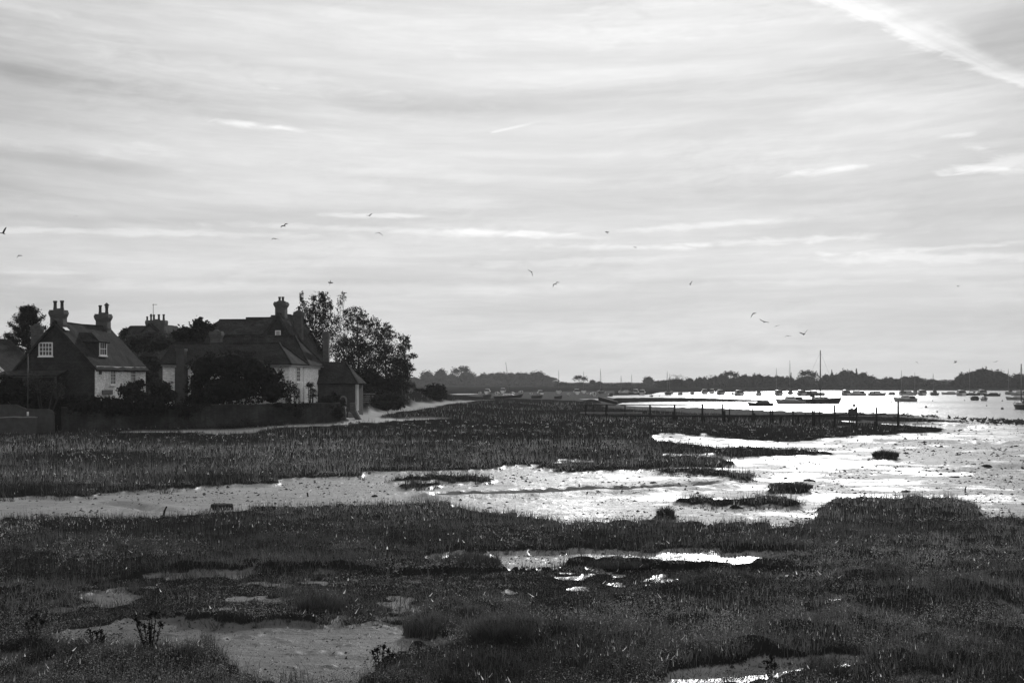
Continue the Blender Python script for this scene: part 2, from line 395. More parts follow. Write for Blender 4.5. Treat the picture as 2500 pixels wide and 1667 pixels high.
CTRL = np.array([(-60, 104, .0), (-42, 105, .0), (-34, 106, .05), (-25, 106.5, .25), (-16, 110, .55), (-11.5, 113.5, .72), (-8.5, 123, .65), (-13, 131, .85), (-11, 154, .92), (-9, 203, .95), (-4, 236, .7),
                 (-34, 98, .0), (-20, 99, .05), (-8, 106, .25), (-2, 112, .2), (0, 125, .25), (1, 150, .3), (2, 180, .3), (4, 220, .25), (14, 240, .1), (12, 200, .15), (12, 160, .15), (12, 130, .12), (20, 150, .05), (-10, 100, .1),
                 (-14.2, 192, 2.5), (-14.5, 160, 1.9), (-14.6, 140, 1.6), (-13.2, 206, 2.2), (-11.5, 224, 1.6), (-12, 178, 1.3), (-14, 175, 2.2), (-13, 122, .8), (-12.9, 140, .88), (-11.8, 147, .9), (-10.5, 165, .93), (-9.9, 178, .94), (-9.3, 190, .95), (-7.5, 215, .9), (-6, 226, .8), (-8.8, 166, .8), (-8, 190, .8), (-6.5, 203, .75), (-15, 124, 1.25), (-16, 129, 1.2), (-4, 260, .3), (-20, 260, 1.5), (-40, 300, 1.8)])
def polydist(X, Y, pts):
    d = np.full(X.shape, 1e9)
    for (ax, ay), (bx, by) in zip(pts[:-1], pts[1:]):
        vx, vy = bx - ax, by - ay
        t = np.clip(((X - ax) * vx + (Y - ay) * vy) / (vx * vx + vy * vy), 0, 1)
        d = np.minimum(d, np.hypot(X - ax - t * vx, Y - ay - t * vy))
    return d
rngh = random.Random(5)
HUM = []                                      # hummocks of sea purslane and cord grass near the camera: px, py, width m, height m
for px, py, w, h in [(790, 1478, .62, .30), (740, 1462, .5, .2), (1080, 1520, .5, .25), (1040, 1535, .45, .24), (1120, 1512, .5, .22), (1200, 1500, .5, .22), (1290, 1580, .75, .42), (1230, 1570, .6, .34), (1160, 1585, .45, .25),
                     (1480, 1555, .6, .22), (1560, 1590, .6, .22), (1750, 1430, .8, .35), (2160, 1420, .55, .42), (2090, 1430, .5, .3), (2230, 1470, .6, .38), (2320, 1460, .6, .36), (2420, 1470, .8, .42), (2480, 1440, .7, .4),
                     (650, 1392, .8, .28), (480, 1405, .7, .24), (800, 1395, .9, .26), (200, 1455, .8, .25), (60, 1470, .9, .3), (1840, 1610, .7, .4), (2180, 1640, .6, .36), (2300, 1600, .6, .35), (1700, 1620, .5, .3), (1500, 1650, .5, .2),
                     (430, 1630, .6, .25), (520, 1640, .4, .2), (60, 1600, .7, .2), (230, 1640, .7, .2), (960, 1690, .6, .22), (1100, 1660, .6, .2), (1240, 1650, .6, .2), (1950, 1560, .7, .25), (2080, 1540, .8, .24), (2400, 1640, .8, .3),
                     (1900, 1345, 1.0, .2), (2100, 1320, 1.0, .22), (700, 1340, 1.2, .2), (300, 1360, 1.2, .2)]:
    HUM.append(gpt(px, py)[:2] + (w, h))
def ground_raw(X, Y):
    Ys = np.maximum(Y, 17.2)
    px = CX + F * X / Ys; py = HY + CH * F / Ys
    sc_ = np.clip((py - HY) / 300, .03, 3)
    jx = (fbm(X * .9, Y * .9, 3) - .5) * 60 * sc_ + (fbm(X * 3.1, Y * 3.1, 23) - .5) * 26 * sc_
    jy = (fbm(X * .5 + 40, Y * .5, 9) - .5) * 16 * sc_ + (fbm(X * 2.6, Y * 2.6, 31) - .5) * 9 * sc_
    qx, qy = px + jx, py + jy
    turf = np.ones(X.shape)
    for p in MUD: turf[inpoly(qx, qy, p)] = 0
    for p in ISLES: turf[inpoly(qx, qy, p)] = 1
    short = np.zeros(X.shape)
    for p in SHORT: short[inpoly(qx, qy, p)] = 1
    mot = fbm(X * 2.3, Y * 1.3, 51, 5) * .65 + fbm(X * .5, Y * .35, 55) * .35
    turf = np.where((short > 0) & (mot < .37) & (turf > 0), 0.0, turf)
    gap = fbm(X * 1.4, Y * 1.0, 57, 4)
    turf = np.where((gap < .30) & (py > 1400) & ((px < 1350) | (py < 1590)) & (turf > 0), 0.0, turf)
    wat = np.zeros(X.shape)
    for p in WATER: wat[inpoly(px + jx * .6, py + jy * .25, p)] = 1
    wat[(Y > 606)] = 0
    far = sstep(Y, 600, 640)
    turf = np.maximum(turf, far)
    turf[wat > 0] = 0
    gar = inpoly(X, Y, GARDEN)
    ra = polydist(X, Y, ROAD_A) + (fbm(X * .6, Y * .6, 77) - .5) * 1.5
    rb = polydist(X, Y, ROAD_B) + (fbm(X * .5, Y * .5, 78) - .5) * 1.2
    road = np.maximum(sstep(ra, 1.5, 1.1), sstep(rb, 1.5, 1.1))
    road[gar] = 0
    turf = np.where(road > .3, 0, turf)
    turf[gar] = 1; wat[gar] = 0
    return px, py, turf, short, wat, gar, road
# graded sheet: rows and columns follow the distance so that every part is finely divided
cols = np.arange(-420, 2921, 4.0)
rows = np.concatenate([np.arange(1742, 1000, -1.6), np.arange(1000, 936, -0.7)])
Yr = np.concatenate([[-25, -12, -4, 0, 4, 8, 11, 13, 15, 16.2], CH * F / (rows - HY)])
NR, NC = len(Yr), len(cols)
GY = np.repeat(Yr[:, None], NC, 1)
GX = (cols[None, :] - CX) / F * np.maximum(GY, 17.2)
edgeM = 1 + 2.2 * sstep(np.abs(cols - CX), 1560, 1680)          # pull the outer columns far out
GX = GX * edgeM[None, :]
_, gpy, turf, short, wat, gar, road = ground_raw(GX, GY)
def blur(a, n=1, v=1):
    for _ in range(n):
        p = np.pad(a, 1, mode='edge'); a = (p[1:-1, :-2] + p[1:-1, 1:-1] * 2 + p[1:-1, 2:]) / 4
    for _ in range(v):
        p = np.pad(a, 1, mode='edge'); a = (p[:-2, 1:-1] + p[1:-1, 1:-1] * 2 + p[2:, 1:-1]) / 4
    return a
tb = blur(turf, 2, 1)
near = sstep(GY, 90, 40)
z = (fbm(GX * .35, GY * .35, 61) - .5) * .07 * (1 - .5 * sstep(GY, 100, 300)) + (fbm(GX * 1.7, GY * 1.7, 63, 3) - .5) * .025 * sstep(GY, 120, 40)
lump = np.clip(fbm(GX * 3.1, GY * 3.1, 71, 3) - .66, 0, 1) * 0.16
z += lump * (1 - tb) * sstep(GY, 130, 60)
turf_h = .12 + near * (.10 * (fbm(GX * .8, GY * .8, 65) - .35) + .16 * (fbm(GX * 2.6, GY * 2.0, 69, 3) - .45)) + .10 * (fbm(GX * .25, GY * .25, 66) - .4)
turf_h = np.where(short > 0, .03, turf_h)
z += tb * turf_h
for hx, hy, w, h in HUM:
    d2 = ((GX - hx) ** 2 + ((GY - hy) * .8) ** 2) / (w * w)
    z += np.where(d2 < 9, h * .42 * np.exp(-d2 * 1.6), 0) * tb * (.45 + 1.1 * fbm(GX * 3.1, GY * 2.3, 68, 3))
for pts, wd, dp in [([gpt(1100, 1213)[:2], gpt(1250, 1209)[:2], gpt(1400, 1201)[:2], gpt(1550, 1198)[:2], gpt(1690, 1189)[:2], gpt(1730, 1184)[:2]], .45, .42),
                    ([gpt(1715, 1071)[:2], gpt(1900, 1077)[:2], gpt(2150, 1078)[:2], gpt(2300, 1081)[:2], gpt(2520, 1086)[:2], gpt(2700, 1090)[:2]], 1.3, .3),
                    ([gpt(2330, 1150)[:2], gpt(2420, 1144)[:2], gpt(2520, 1138)[:2]], .8, .14), ([gpt(280, 1228)[:2], gpt(390, 1247)[:2]], .35, .12)]:
    d = polydist(GX, GY, pts) + (fbm(GX * .8, GY * .8, 81) - .5) * .8
    z -= dp * np.exp(-(d / wd) ** 2) * (1 - tb)
    z += dp * .4 * np.exp(-((d - wd * 1.8) / wd) ** 2) * (1 - tb)
# land behind: road, bank, garden terrace
zone = (GY > 92) & (GY < 340) & (GX < 26)
ax, ay = GX[zone], GY[zone]
num = np.zeros(ax.shape); den = np.zeros(ax.shape)
for cx_, cy_, cz_ in CTRL:
    w = 1 / ((ax - cx_) ** 2 + ((ay - cy_) * .45) ** 2 + .4) ** 2.1
    num += w * cz_; den += w
lz = np.zeros(GX.shape); lz[zone] = num / den
lw = sstep(GX, 24, 8) * sstep(GY, 92, 100) * sstep(GY, 340, 300)
z = z * (1 - .6 * lw * (road > .3)) + lz * lw
gl = 1.85 + (fbm(GX * .2, GY * .2, 91) - .5) * .2
z = np.where(gar, gl, z)
z = np.where((wat > 0) & ~gar, -.42, z)
# dry land of the far shore
fs = sstep(GY, 604, 660) * .35 + sstep(GY, 660, 1700) * .5
z = z + fs
roadb = blur(road, 1, 1)
faces = None
idx = np.arange(NR * NC).reshape(NR, NC)
faces = np.stack([idx[:-1, :-1], idx[:-1, 1:], idx[1:, 1:], idx[1:, :-1]], -1).reshape(-1, 4)
def gz(X, Y):                                  # height of the finished ground
    X = np.asarray(X, float); Y = np.asarray(Y, float)
    rI = np.interp(Y, Yr, np.arange(NR)); Yc = np.maximum(Y, 17.2)
    cI = np.clip((CX + F * X / Yc - cols[0]) / 4.0, 0, NC - 1.001)
    r0 = np.clip(np.floor(rI).astype(int), 0, NR - 2); c0 = np.floor(cI).astype(int); fr = rI - r0; fc = cI - c0
    return (z[r0, c0] * (1 - fr) * (1 - fc) + z[r0, c0 + 1] * (1 - fr) * fc + z[r0 + 1, c0] * fr * (1 - fc) + z[r0 + 1, c0 + 1] * fr * fc)
def gsample(A, X, Y):
    rI = np.rint(np.interp(Y, Yr, np.arange(NR))).astype(int); cI = np.clip(np.rint((CX + F * X / np.maximum(Y, 17.2) - cols[0]) / 4.0), 0, NC - 1).astype(int)
    return A[rI, cI]
def g1(X, Y): return float(gz([X], [Y])[0])

def land_material():
    m = bpy.data.materials.new("wet_mud_and_turf"); m.use_nodes = True
    t = m.node_tree; E.nt = t; p = t.nodes['Principled BSDF']
    def att(n):
        a = t.nodes.new('ShaderNodeAttribute'); a.attribute_name = n; return E(a.outputs['Fac'])
    tf, rd, gd, pl, fm = att('turf'), att('road'), att('dry'), att('pool'), att('film')
    g = t.nodes.new('ShaderNodeNewGeometry'); pos = E(g.outputs['Position'])
    x, y, zz = sepv(pos)
    fine = noise(pos, 9.0, 5.0, 0.65); mid = noise(pos, 1.3, 5.0, 0.6); big = noise(comb(x * .10, y * .045, 0.0), 1.0, 4.0, 0.55)
    grit = noise(pos, 38.0, 3.0, 0.6)
    rid0 = noise(comb(x * .9, y * 1.2, 14.0), 1.0, 6.0, 0.7)
    wet = ss(big * 0.8 + (noise(comb(x * .30, y * .30, 8.0), 1.0, 6.0, 0.68) - 0.5) * 1.5, 0.37, 0.64) * (1.0 - gd)             # films of standing water on the flats
    wet = E.m('MAXIMUM', wet, pl * ss(rid0, 0.22, 0.48))
    speck = ss(noise(comb(x * 3.2, y * 1.6, 0.0), 1.0, 4.0, 0.7), 0.58, 0.70)
    st1 = noise(comb(x * .55, y * .20, 4.0), 1.0, 5.0, 0.62)
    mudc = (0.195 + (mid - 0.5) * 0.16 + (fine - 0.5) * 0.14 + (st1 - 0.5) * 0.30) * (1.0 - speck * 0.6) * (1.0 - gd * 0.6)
    turfc = 0.020 + (mid - 0.5) * 0.02 + (fine - 0.5) * 0.02
    roadc = 0.45 + (mid - 0.5) * 0.25 + (grit - 0.5) * 0.2
    tm = ss(tf + (fine - 0.5) * 0.7 + (grit - 0.5) * 0.4 + (mid - 0.5) * 0.4, 0.32, 0.58)
    c = mudc * (1.0 - tm) + turfc * tm
    c = c * (1.0 - rd) + roadc * rd
    t.links.new(gray(E.m('MAXIMUM', c, 0.008)), p.inputs['Base Color'])
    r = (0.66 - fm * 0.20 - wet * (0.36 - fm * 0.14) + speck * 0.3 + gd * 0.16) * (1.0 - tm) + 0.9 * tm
    r = r * (1.0 - rd) + 0.9 * rd
    t.links.new(E.m('MAXIMUM', r, 0.08).k, p.inputs['Roughness'])
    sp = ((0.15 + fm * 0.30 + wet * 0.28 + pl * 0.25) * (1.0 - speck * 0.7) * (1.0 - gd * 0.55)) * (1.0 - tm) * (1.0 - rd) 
    t.links.new(sp.k, p.inputs['Specular IOR Level'])
    rid = noise(comb(x * .45, y * 1.5, 2.0), 1.0, 6.0, 0.62)
    h = mid * 0.4 + fine * 0.40 + grit * 0.2 + speck * 0.5 + st1 * 0.5 + rid * 2.4
    b = t.nodes.new('ShaderNodeBump'); b.inputs['Distance'].default_value = 0.07
    t.links.new((0.75 - wet * 0.5).k, b.inputs['Strength'])
    t.links.new(h.k, b.inputs['Height']); t.links.new(b.outputs[0], p.inputs['Normal'])
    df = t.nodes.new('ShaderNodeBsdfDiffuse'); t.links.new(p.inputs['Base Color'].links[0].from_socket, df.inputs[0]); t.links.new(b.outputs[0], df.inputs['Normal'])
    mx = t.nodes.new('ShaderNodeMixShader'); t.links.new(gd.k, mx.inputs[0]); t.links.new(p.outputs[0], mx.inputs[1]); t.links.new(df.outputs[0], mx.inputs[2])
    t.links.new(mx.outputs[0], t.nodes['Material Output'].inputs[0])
    return m
MLAND = land_material()
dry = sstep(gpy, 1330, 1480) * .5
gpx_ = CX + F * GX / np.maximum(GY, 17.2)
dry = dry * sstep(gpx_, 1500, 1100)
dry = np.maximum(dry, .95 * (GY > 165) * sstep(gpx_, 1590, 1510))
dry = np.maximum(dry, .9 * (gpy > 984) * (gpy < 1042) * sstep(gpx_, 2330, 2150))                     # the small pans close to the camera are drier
pool = (gpy > 1300) * sstep(gpx_, 980, 1120) * 1.0
film = sstep(gpx_, 1800, 1150)
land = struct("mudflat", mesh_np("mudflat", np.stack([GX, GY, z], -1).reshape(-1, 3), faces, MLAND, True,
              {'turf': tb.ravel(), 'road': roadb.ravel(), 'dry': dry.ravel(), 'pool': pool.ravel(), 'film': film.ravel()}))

# water of the harbour channel
def water_material():
    m = bpy.data.materials.new("tidal_water"); m.use_nodes = True
    t = m.node_tree; E.nt = t; p = t.nodes['Principled BSDF']
    g = t.nodes.new('ShaderNodeNewGeometry'); pos = E(g.outputs['Position'])
    x, y, zz = sepv(pos)
    calm = ss(noise(comb(x * .012, y * .02, 0.0), 1.0, 3.0, 0.5), 0.45, 0.62)
    p.inputs['Base Color'].default_value = (.03, .03, .03, 1); p.inputs['IOR'].default_value = 1.333
    p.inputs['Specular IOR Level'].default_value = 0.5
    t.links.new((0.24 - calm * 0.05).k, p.inputs['Roughness'])
    h = noise(comb(x * 1.1, y * .8, 0.0), 1.0, 3.0, 0.6) + noise(comb(x * .22, y * .12, 3.0), 1.0, 2.0, 0.5) * 1.5
    b = t.nodes.new('ShaderNodeBump'); b.inputs['Distance'].default_value = 0.22; b.inputs['Strength'].default_value = 0.55
    t.links.new(h.k, b.inputs['Height']); t.links.new(b.outputs[0], p.inputs['Normal'])
    return m
WZ = -0.12
wm = MB(); 
yy = [110, 130, 160, 200, 260, 340, 450, 560, 640]
vs = []; fs_ = []
for i, y in enumerate(yy):
    for j in range(9): vs.append((-180 + j * 90.0, y, WZ))
for i in range(len(yy) - 1):
    for j in range(8): fs_.append((i * 9 + j, i * 9 + j + 1, (i + 1) * 9 + j + 1, (i + 1) * 9 + j))
wm.add(vs, fs_); struct("water", wm.mesh("water", water_material()))

# ---------------------------------------------------------------- crumbs of mud and weed lying on the flats
def clods():
    n = 230000; px = rng.uniform(-300, 2800, n); py = rng.uniform(1005, 1690, n); Y = CH * F / (py - HY); X = (px - CX) / F * Y
    m = (gsample(tb, X, Y) < .35) & (gsample(wat, X, Y) < .5) & (gsample(road, X, Y) < .1)
    dens = .16 + 1.4 * sstep(fbm(X * .5, Y * .22, 201, 4), .45, .68) * (1 + (px > 1500)) * .6
    m &= rng.uniform(0, 1, n) < dens
    X, Y = X[m], Y[m]; n = len(X); r = np.maximum(.012, Y / F * (1.0 + 5.0 * rng.uniform(0, 1, n) ** 7)) * rng.uniform(.5, 1.3, n); h = r * rng.uniform(.25, .7, n)
    a = rng.uniform(0, 6.28, n); Z = gz(X, Y); V = []
    for k in range(5):
        t = a + k * 2 * np.pi / 5; q = r * rng.uniform(.7, 1.4, n); V.append(np.stack([X + q * np.cos(t), Y + q * np.sin(t), Z - .01], -1))
    V.append(np.stack([X + rng.uniform(-.3, .3, n) * r, Y, Z + h], -1)); V = np.stack(V, 1).reshape(-1, 3); o = np.arange(n) * 6
    Fc = np.concatenate([np.stack([o + k, o + (k + 1) % 5, o + 5], -1) for k in range(5)])
    struct("mud_crumbs", mesh_np("mud_crumbs", V, Fc, M("dark_mud_crumbs", .03, .85, .3, 3, spec=.1)), 'stuff')
clods()
# ---------------------------------------------------------------- marsh grass
def grass_material(name, base, trans, rough=.75, spec=.25):
    m = bpy.data.materials.new(name); m.use_nodes = True
    t = m.node_tree; E.nt = t; p = t.nodes['Principled BSDF']
    a = t.nodes.new('ShaderNodeAttribute'); a.attribute_name = 'tone'
    c = E(a.outputs['Fac']) * base
    t.links.new(gray(c), p.inputs['Base Color']); p.inputs['Roughness'].default_value = rough; p.inputs['Specular IOR Level'].default_value = spec
    tr = t.nodes.new('ShaderNodeBsdfTranslucent'); t.links.new(gray(c * 1.1), tr.inputs[0])
    mx = t.nodes.new('ShaderNodeMixShader'); mx.inputs[0].default_value = trans
    t.links.new(p.outputs[0], mx.inputs[1]); t.links.new(tr.outputs[0], mx.inputs[2]); t.links.new(mx.outputs[0], t.nodes['Material Output'].inputs[0])
    return m
MG = grass_material("marsh_grass", .110, .4, .9, .04); MP = grass_material("pale_dry_grass_glints", .75, .55, .6, .25)
def blades(X, Y, Z, H, W, tone, lean=.35, seg2=False):
    n = len(X); th = rng.uniform(0, 2 * np.pi, n); ph = rng.uniform(0, 2 * np.pi, n); ln = rng.uniform(0, lean, n) * H
    # blades turn any way round their stems, a little more often broadside to the open side of the marsh
    ux, uy = np.cos(th), np.sin(th) * .6
    base = np.stack([X, Y, Z - .02], -1); u = np.stack([ux, uy, np.zeros(n)], -1) * (W / 2)[:, None]
    tip = base + np.stack([np.cos(ph) * ln, np.sin(ph) * ln, H], -1)
    if not seg2:
        V = np.stack([base - u, base + u, tip], 1).reshape(-1, 3); Fc = np.arange(3 * n).reshape(n, 3); k = 3
    else:
        mid = base * .45 + tip * .55 + np.stack([-np.cos(ph) * ln * .28, -np.sin(ph) * ln * .28, H * .06], -1)
        V = np.stack([base - u, base + u, mid + u * .75, mid - u * .75, tip], 1).reshape(-1, 3); k = 5
        o = np.arange(n) * 5
        Fc = np.concatenate([np.stack([o, o + 1, o + 2], -1), np.stack([o, o + 2, o + 3], -1), np.stack([o + 3, o + 2, o + 4], -1)])
    return V, Fc, np.repeat(tone, k)
def scatter(n, y0, y1, keep):
    px = rng.uniform(-330, 2830, n); py = rng.uniform(y0, y1, n)
    Y = CH * F / (py - HY); X = (px - CX) / F * Y
    t = gsample(tb, X, Y); k = (t > .45) & keep(X, Y)
    return X[k], Y[k], px[k], py[k]
hp = np.zeros((1,)); VS = []; FS = []; TS = []; off = 0
def put(V, Fc, T):
    global off
    VS.append(V); FS.append(Fc + off); TS.append(T); off += len(V)
def notroad(X, Y): return (gsample(road, X, Y) < .2) & ~((gsample(gar.astype(float), X, Y) > 0))
# general cover
X, Y, px, py = scatter(300000, 985, 1760, notroad)
sh_ = gsample(short, X, Y); cl = fbm(X * .9, Y * .9, 101); big = fbm(X * .18, Y * .18, 103)
ok = rng.uniform(0, 1, len(X)) < (.55 + .9 * cl) * (1 - .72 * sstep(Y, 36, 27))
X, Y, px, py, sh_, cl, big = [a[ok] for a in (X, Y, px, py, sh_, cl, big)]
nr = sstep(Y, 55, 28)
med = fbm(X * 2.2, Y * 1.6, 107, 3); fine_ = fbm(X * 6, Y * 5, 109, 2)
H = (.09 + .24 * rng.uniform(0, 1, len(X)) ** 1.4 + .20 * (cl - .4) + .30 * (med - .45)) * (1 - .5 * nr) * (1 + .25 * sstep(Y, 48, 60))
H = np.clip(H * np.where(sh_ > 0, .25, 1) * np.where(Y > 75, 1.0, 1), .03, .6)
W = np.maximum(.005, Y * 1.7 / F * rng.uniform(.5, 1.4, len(X)) * (1 - .35 * sstep(Y, 55, 95)))
tone = np.clip((.25 + 1.0 * sstep(big, .3, .7) + .9 * (med - .35) + .7 * (fine_ - .4)) * rng.uniform(.45, 1.5, len(X)), .12, 2.4)
tone = tone * (.45 + 1.1 * sstep(fbm(X * .055, Y * .045, 113, 3), .35, .66))
put(*blades(X, Y, gz(X, Y), H, W, tone, .25 + 1.1 * sstep(fbm(X * .4, Y * .3, 115, 3), .48, .68)))
# thick short hair on the hummocks
for hx, hy, w, h in HUM:
    n = int(min(1800, 40000 * w * w / max(hy, 20))); n = max(n, 300)
    r = np.sqrt(rng.uniform(0, 1, n)) * w * 1.25; a = rng.uniform(0, 2 * np.pi, n)
    X = hx + r * np.cos(a); Y = hy + r * np.sin(a) * 1.2
    k = gsample(tb, X, Y) > .3; X, Y, r, a = X[k], Y[k], r[k], a[k]; n = len(X)
    put(*blades(X, Y, gz(X, Y), rng.uniform(.04, .26, n), np.full(n, max(.006, hy * 1.6 / F)), rng.uniform(.5, 1.3, n) * (.7 + .6 * (h > .2) * rng.uniform(0, 1)), .7))
X, Y, px, py = scatter(90000, 1385, 1560, notroad)
k = gsample(short, X, Y) > .5; X, Y = X[k], Y[k]; n = len(X)
put(*blades(X, Y, gz(X, Y), rng.uniform(.015, .06, n), np.maximum(.012, Y * 3.2 / F), rng.uniform(.2, 1.6, n), 1.5))
# ragged fringe of little tufts on the mud along the edges of the turf
wide = blur(turf, 7, 5)
n = 34000; px = rng.uniform(-330, 2830, n); py = rng.uniform(1040, 1690, n); Y = CH * F / (py - HY); X = (px - CX) / F * Y
wv = gsample(wide, X, Y); k = (wv > .03) & (wv < .75) & (gsample(tb, X, Y) < .8) & notroad(X, Y) & (gsample(wat, X, Y) < .5) & (rng.uniform(0, 1, n) < np.clip(wv * 2.2, .06, .8)) & (fbm(X * .6, Y * .5, 161) > .42)
CXs, CYs = X[k], Y[k]
m_ = 16; rr = rng.uniform(.06, .30, len(CXs)); X = np.repeat(CXs, m_) + rng.normal(0, 1, len(CXs) * m_) * np.repeat(rr, m_) * .6; Y = np.repeat(CYs, m_) + rng.normal(0, 1, len(CXs) * m_) * np.repeat(rr, m_) * .6
n = len(X); put(*blades(X, Y, gz(X, Y), rng.uniform(.06, .22, n) * np.repeat(rng.uniform(.5, 1.5, len(CXs)), m_), np.maximum(.008, Y * 2.0 / F), rng.uniform(.2, 1.3, n), .8))
# low leafy plants (sea purslane) that cover the marsh close to the camera in clumps
def leaf_clumps(n, y0, y1, per, size, keepf, hmul=1.0, tmul=1.0):
    X, Y, px, py = scatter(n, y0, y1, notroad)
    k = keepf(X, Y); X, Y = X[k], Y[k]; n = len(X)
    R_ = rng.uniform(.08, .30, n); Hc = rng.uniform(.03, .22, n) * hmul * (.5 + fbm(X * 1.2, Y * 1.2, 171)); pt_ = fbm(X * .45, Y * .35, 211, 3); tone = np.clip(rng.lognormal(-.3, .75, n) * (.35 + 1.9 * sstep(pt_, .33, .68)), .1, 3.2) * tmul
    Xl, Yl = np.repeat(X, per), np.repeat(Y, per); rl = np.repeat(R_, per); d = rng.normal(0, 1, (n * per, 3)); d /= np.linalg.norm(d, axis=1)[:, None]; d[:, 2] = np.abs(d[:, 2])
    C = np.stack([Xl, Yl, gz(Xl, Yl)], -1) + d * np.stack([rl, rl, np.repeat(Hc, per) + .02], -1) * rng.uniform(.5, 1.1, n * per)[:, None]
    s = np.maximum(size, Yl / F * 3.6) * rng.uniform(.6, 1.5, n * per)
    a = rng.normal(0, 1, (n * per, 3)); a /= np.linalg.norm(a, axis=1)[:, None]; b = np.cross(a, rng.normal(0, 1, (n * per, 3))); b /= np.linalg.norm(b, axis=1)[:, None] + 1e-9
    u, v = a * s[:, None], b * (s * .45)[:, None]
    V = np.stack([C - u * .6, C + v * .5, C + u * .6, C - v * .5], 1).reshape(-1, 3); o = np.arange(n * per) * 4
    put(V, np.concatenate([np.stack([o, o + 1, o + 2], -1), np.stack([o, o + 2, o + 3], -1)]), np.repeat(np.repeat(tone, per) * rng.uniform(.6, 1.4, n * per), 4))
leaf_clumps(15000, 1320, 1740, 22, .014, lambda X, Y: (gsample(short, X, Y) < .5) & (rng.uniform(0, 1, len(X)) < .35 + .65 * sstep(Y, 40, 27)))
leaf_clumps(9000, 1385, 1560, 10, .010, lambda X, Y: gsample(short, X, Y) > .5, .25, .9)
leaf_clumps(12000, 1040, 1330, 10, .014, lambda X, Y: fbm(X * .5, Y * .4, 181) > .47, .9)
# tall thin culms along the edges of the near marsh
X, Y, px, py = scatter(26000, 1200, 1420, notroad)
k = rng.uniform(0, 1, len(X)) < .5 * (gsample(short, X, Y) < .5); X, Y = X[k], Y[k]; n = len(X)
put(*blades(X, Y, gz(X, Y), rng.uniform(.22, .50, n), np.maximum(.005, Y * .55 / F), rng.uniform(.5, 1.1, n), .3))
X, Y, px, py = scatter(9000, 1400, 1740, notroad)
k = (rng.uniform(0, 1, len(X)) < .9 * sstep(fbm(X * .8, Y * .7, 221, 3), .48, .66)); X, Y = X[k], Y[k]; n = len(X)
put(*blades(X, Y, gz(X, Y), rng.uniform(.12, .42, n), np.maximum(.005, Y * rng.uniform(.9, 1.6, n) / F), rng.uniform(.1, 1.6, n), 1.3, True))
mgrass = struct("marsh_grass", mesh_np("marsh_grass", np.concatenate(VS), np.concatenate(FS), MG, False, {'tone': np.concatenate(TS)}), 'stuff')
# drifts of dead leaves and seed heads, their pale colour painting in sun glints
VS, FS, TS, off = [], [], [], 0
X, Y, px, py = scatter(150000, 1030, 1720, notroad)
c1 = fbm(X * .55, Y * .4, 131, 4); c2 = fbm(X * 3, Y * 2.5, 133, 2)
k = (rng.uniform(0, 1, len(X)) < np.clip((c1 - .47) * 4.2, 0, .9) * np.clip((c2 - .35) * 3, .05, 1) * (.22 + .78 * sstep(Y, 26, 48)) + .02) & (gsample(short, X, Y) < .5)
X, Y = X[k], Y[k]; n = len(X)
tl = rng.uniform(.12, 1.0, n) ** 1.2
put(*blades(X, Y, gz(X, Y) + rng.uniform(.02, .16, n), rng.uniform(.03, .17, n) * (.45 + .55 * sstep(Y, 28, 50)), np.maximum(.008, Y * rng.uniform(.8, 2.4, n) / F), rng.uniform(.12, 1.0, n) ** 1.2, .5))
# a few crumpled leaves, pale as painted glints
X, Y, px, py = scatter(9000, 1030, 1720, notroad)
c1 = fbm(X * .5, Y * .4, 141, 3); k = (rng.uniform(0, 1, len(X)) < np.clip((c1 - .5) * 1.6, 0, .3)); X, Y = X[k], Y[k]; n = len(X)
put(*blades(X, Y, gz(X, Y) + rng.uniform(.04, .12, n), rng.uniform(.02, .09, n), np.maximum(.02, Y * rng.uniform(2, 5, n) / F), rng.uniform(.5, 1.5, n), 1.5))
struct("dry_grass_glints", mesh_np("dry_grass_glints", np.concatenate(VS), np.concatenate(FS), MP, False, {'tone': np.concatenate(TS)}), 'stuff')
# ================================================================ MATERIALS OF THINGS
WHITE = M("white_lime_wash", .82, .9, .14, 1.2, .25, 14, brick=(.23, .075, .85), streak=.2)
FRAMEW = M("white_painted_wood", .72, .6, .06, 6)
GLASS = M("window_glass", .02, .08, .1, 2, spec=.6)
TILEH = M("hung_clay_tiles", .042, .9, .8, 1.0, .8, 18, brick=(.17, .11, .35), spec=.08)
ROOFT = M("old_clay_roof_tiles", .036, .95, 1.0, .7, .7, 16, brick=(.17, .10, .4), spec=.03)
ROOFL = M("lichened_roof_tiles", .046, .95, 1.0, 1.1, .7, 16, brick=(.17, .10, .4), spec=.03)
BRICK = M("dark_brick", .075, .85, .4, 1.5, .7, 20, brick=(.225, .075, 1.3))
FLINT = M("flint_wall", .055, .8, .6, 2.6, 1.0, 9, spec=.35)
STONEC = M("pale_coping", .22, .85, .4, 3, .5)
POT = M("clay_chimney_pot", .05, .8, .3, 4)
LEAD = M("lead_flashing", .16, .45, .3, 3, metal=.3)
WOOD = M("weathered_timber", .055, .8, .4, 5, .6, 14, spec=.25, streak=.3)
WOODP = M("pale_weathered_plank", .34, .75, .25, 5, .4, 20)
DARKW = M("wet_dark_timber", .024, .85, .4, 4, .6, 12, spec=.08)
IRON = M("dark_iron", .04, .5, .2, 6)
DOORM = M("dark_painted_door", .03, .6, .2, 5)
STONEM = M("rough_pale_stone", .18, .9, .4, 4, .8, 10)
LEAFD = M("dark_evergreen_leaves", .018, .85, .4, .6, spec=.04, trans=.1, attr='tone')
LEAFM = M("mid_green_leaves", .034, .85, .4, .8, spec=.06, trans=.25, attr='tone')
LEAFP = M("pale_feathery_leaves", .06, .85, .4, .8, spec=.06, trans=.3, attr='tone')
BARK = M("tree_bark", .035, .9, .4, 4, .8, 10)
CORE = M("shaded_inner_foliage", .018, .95, .3, 2)

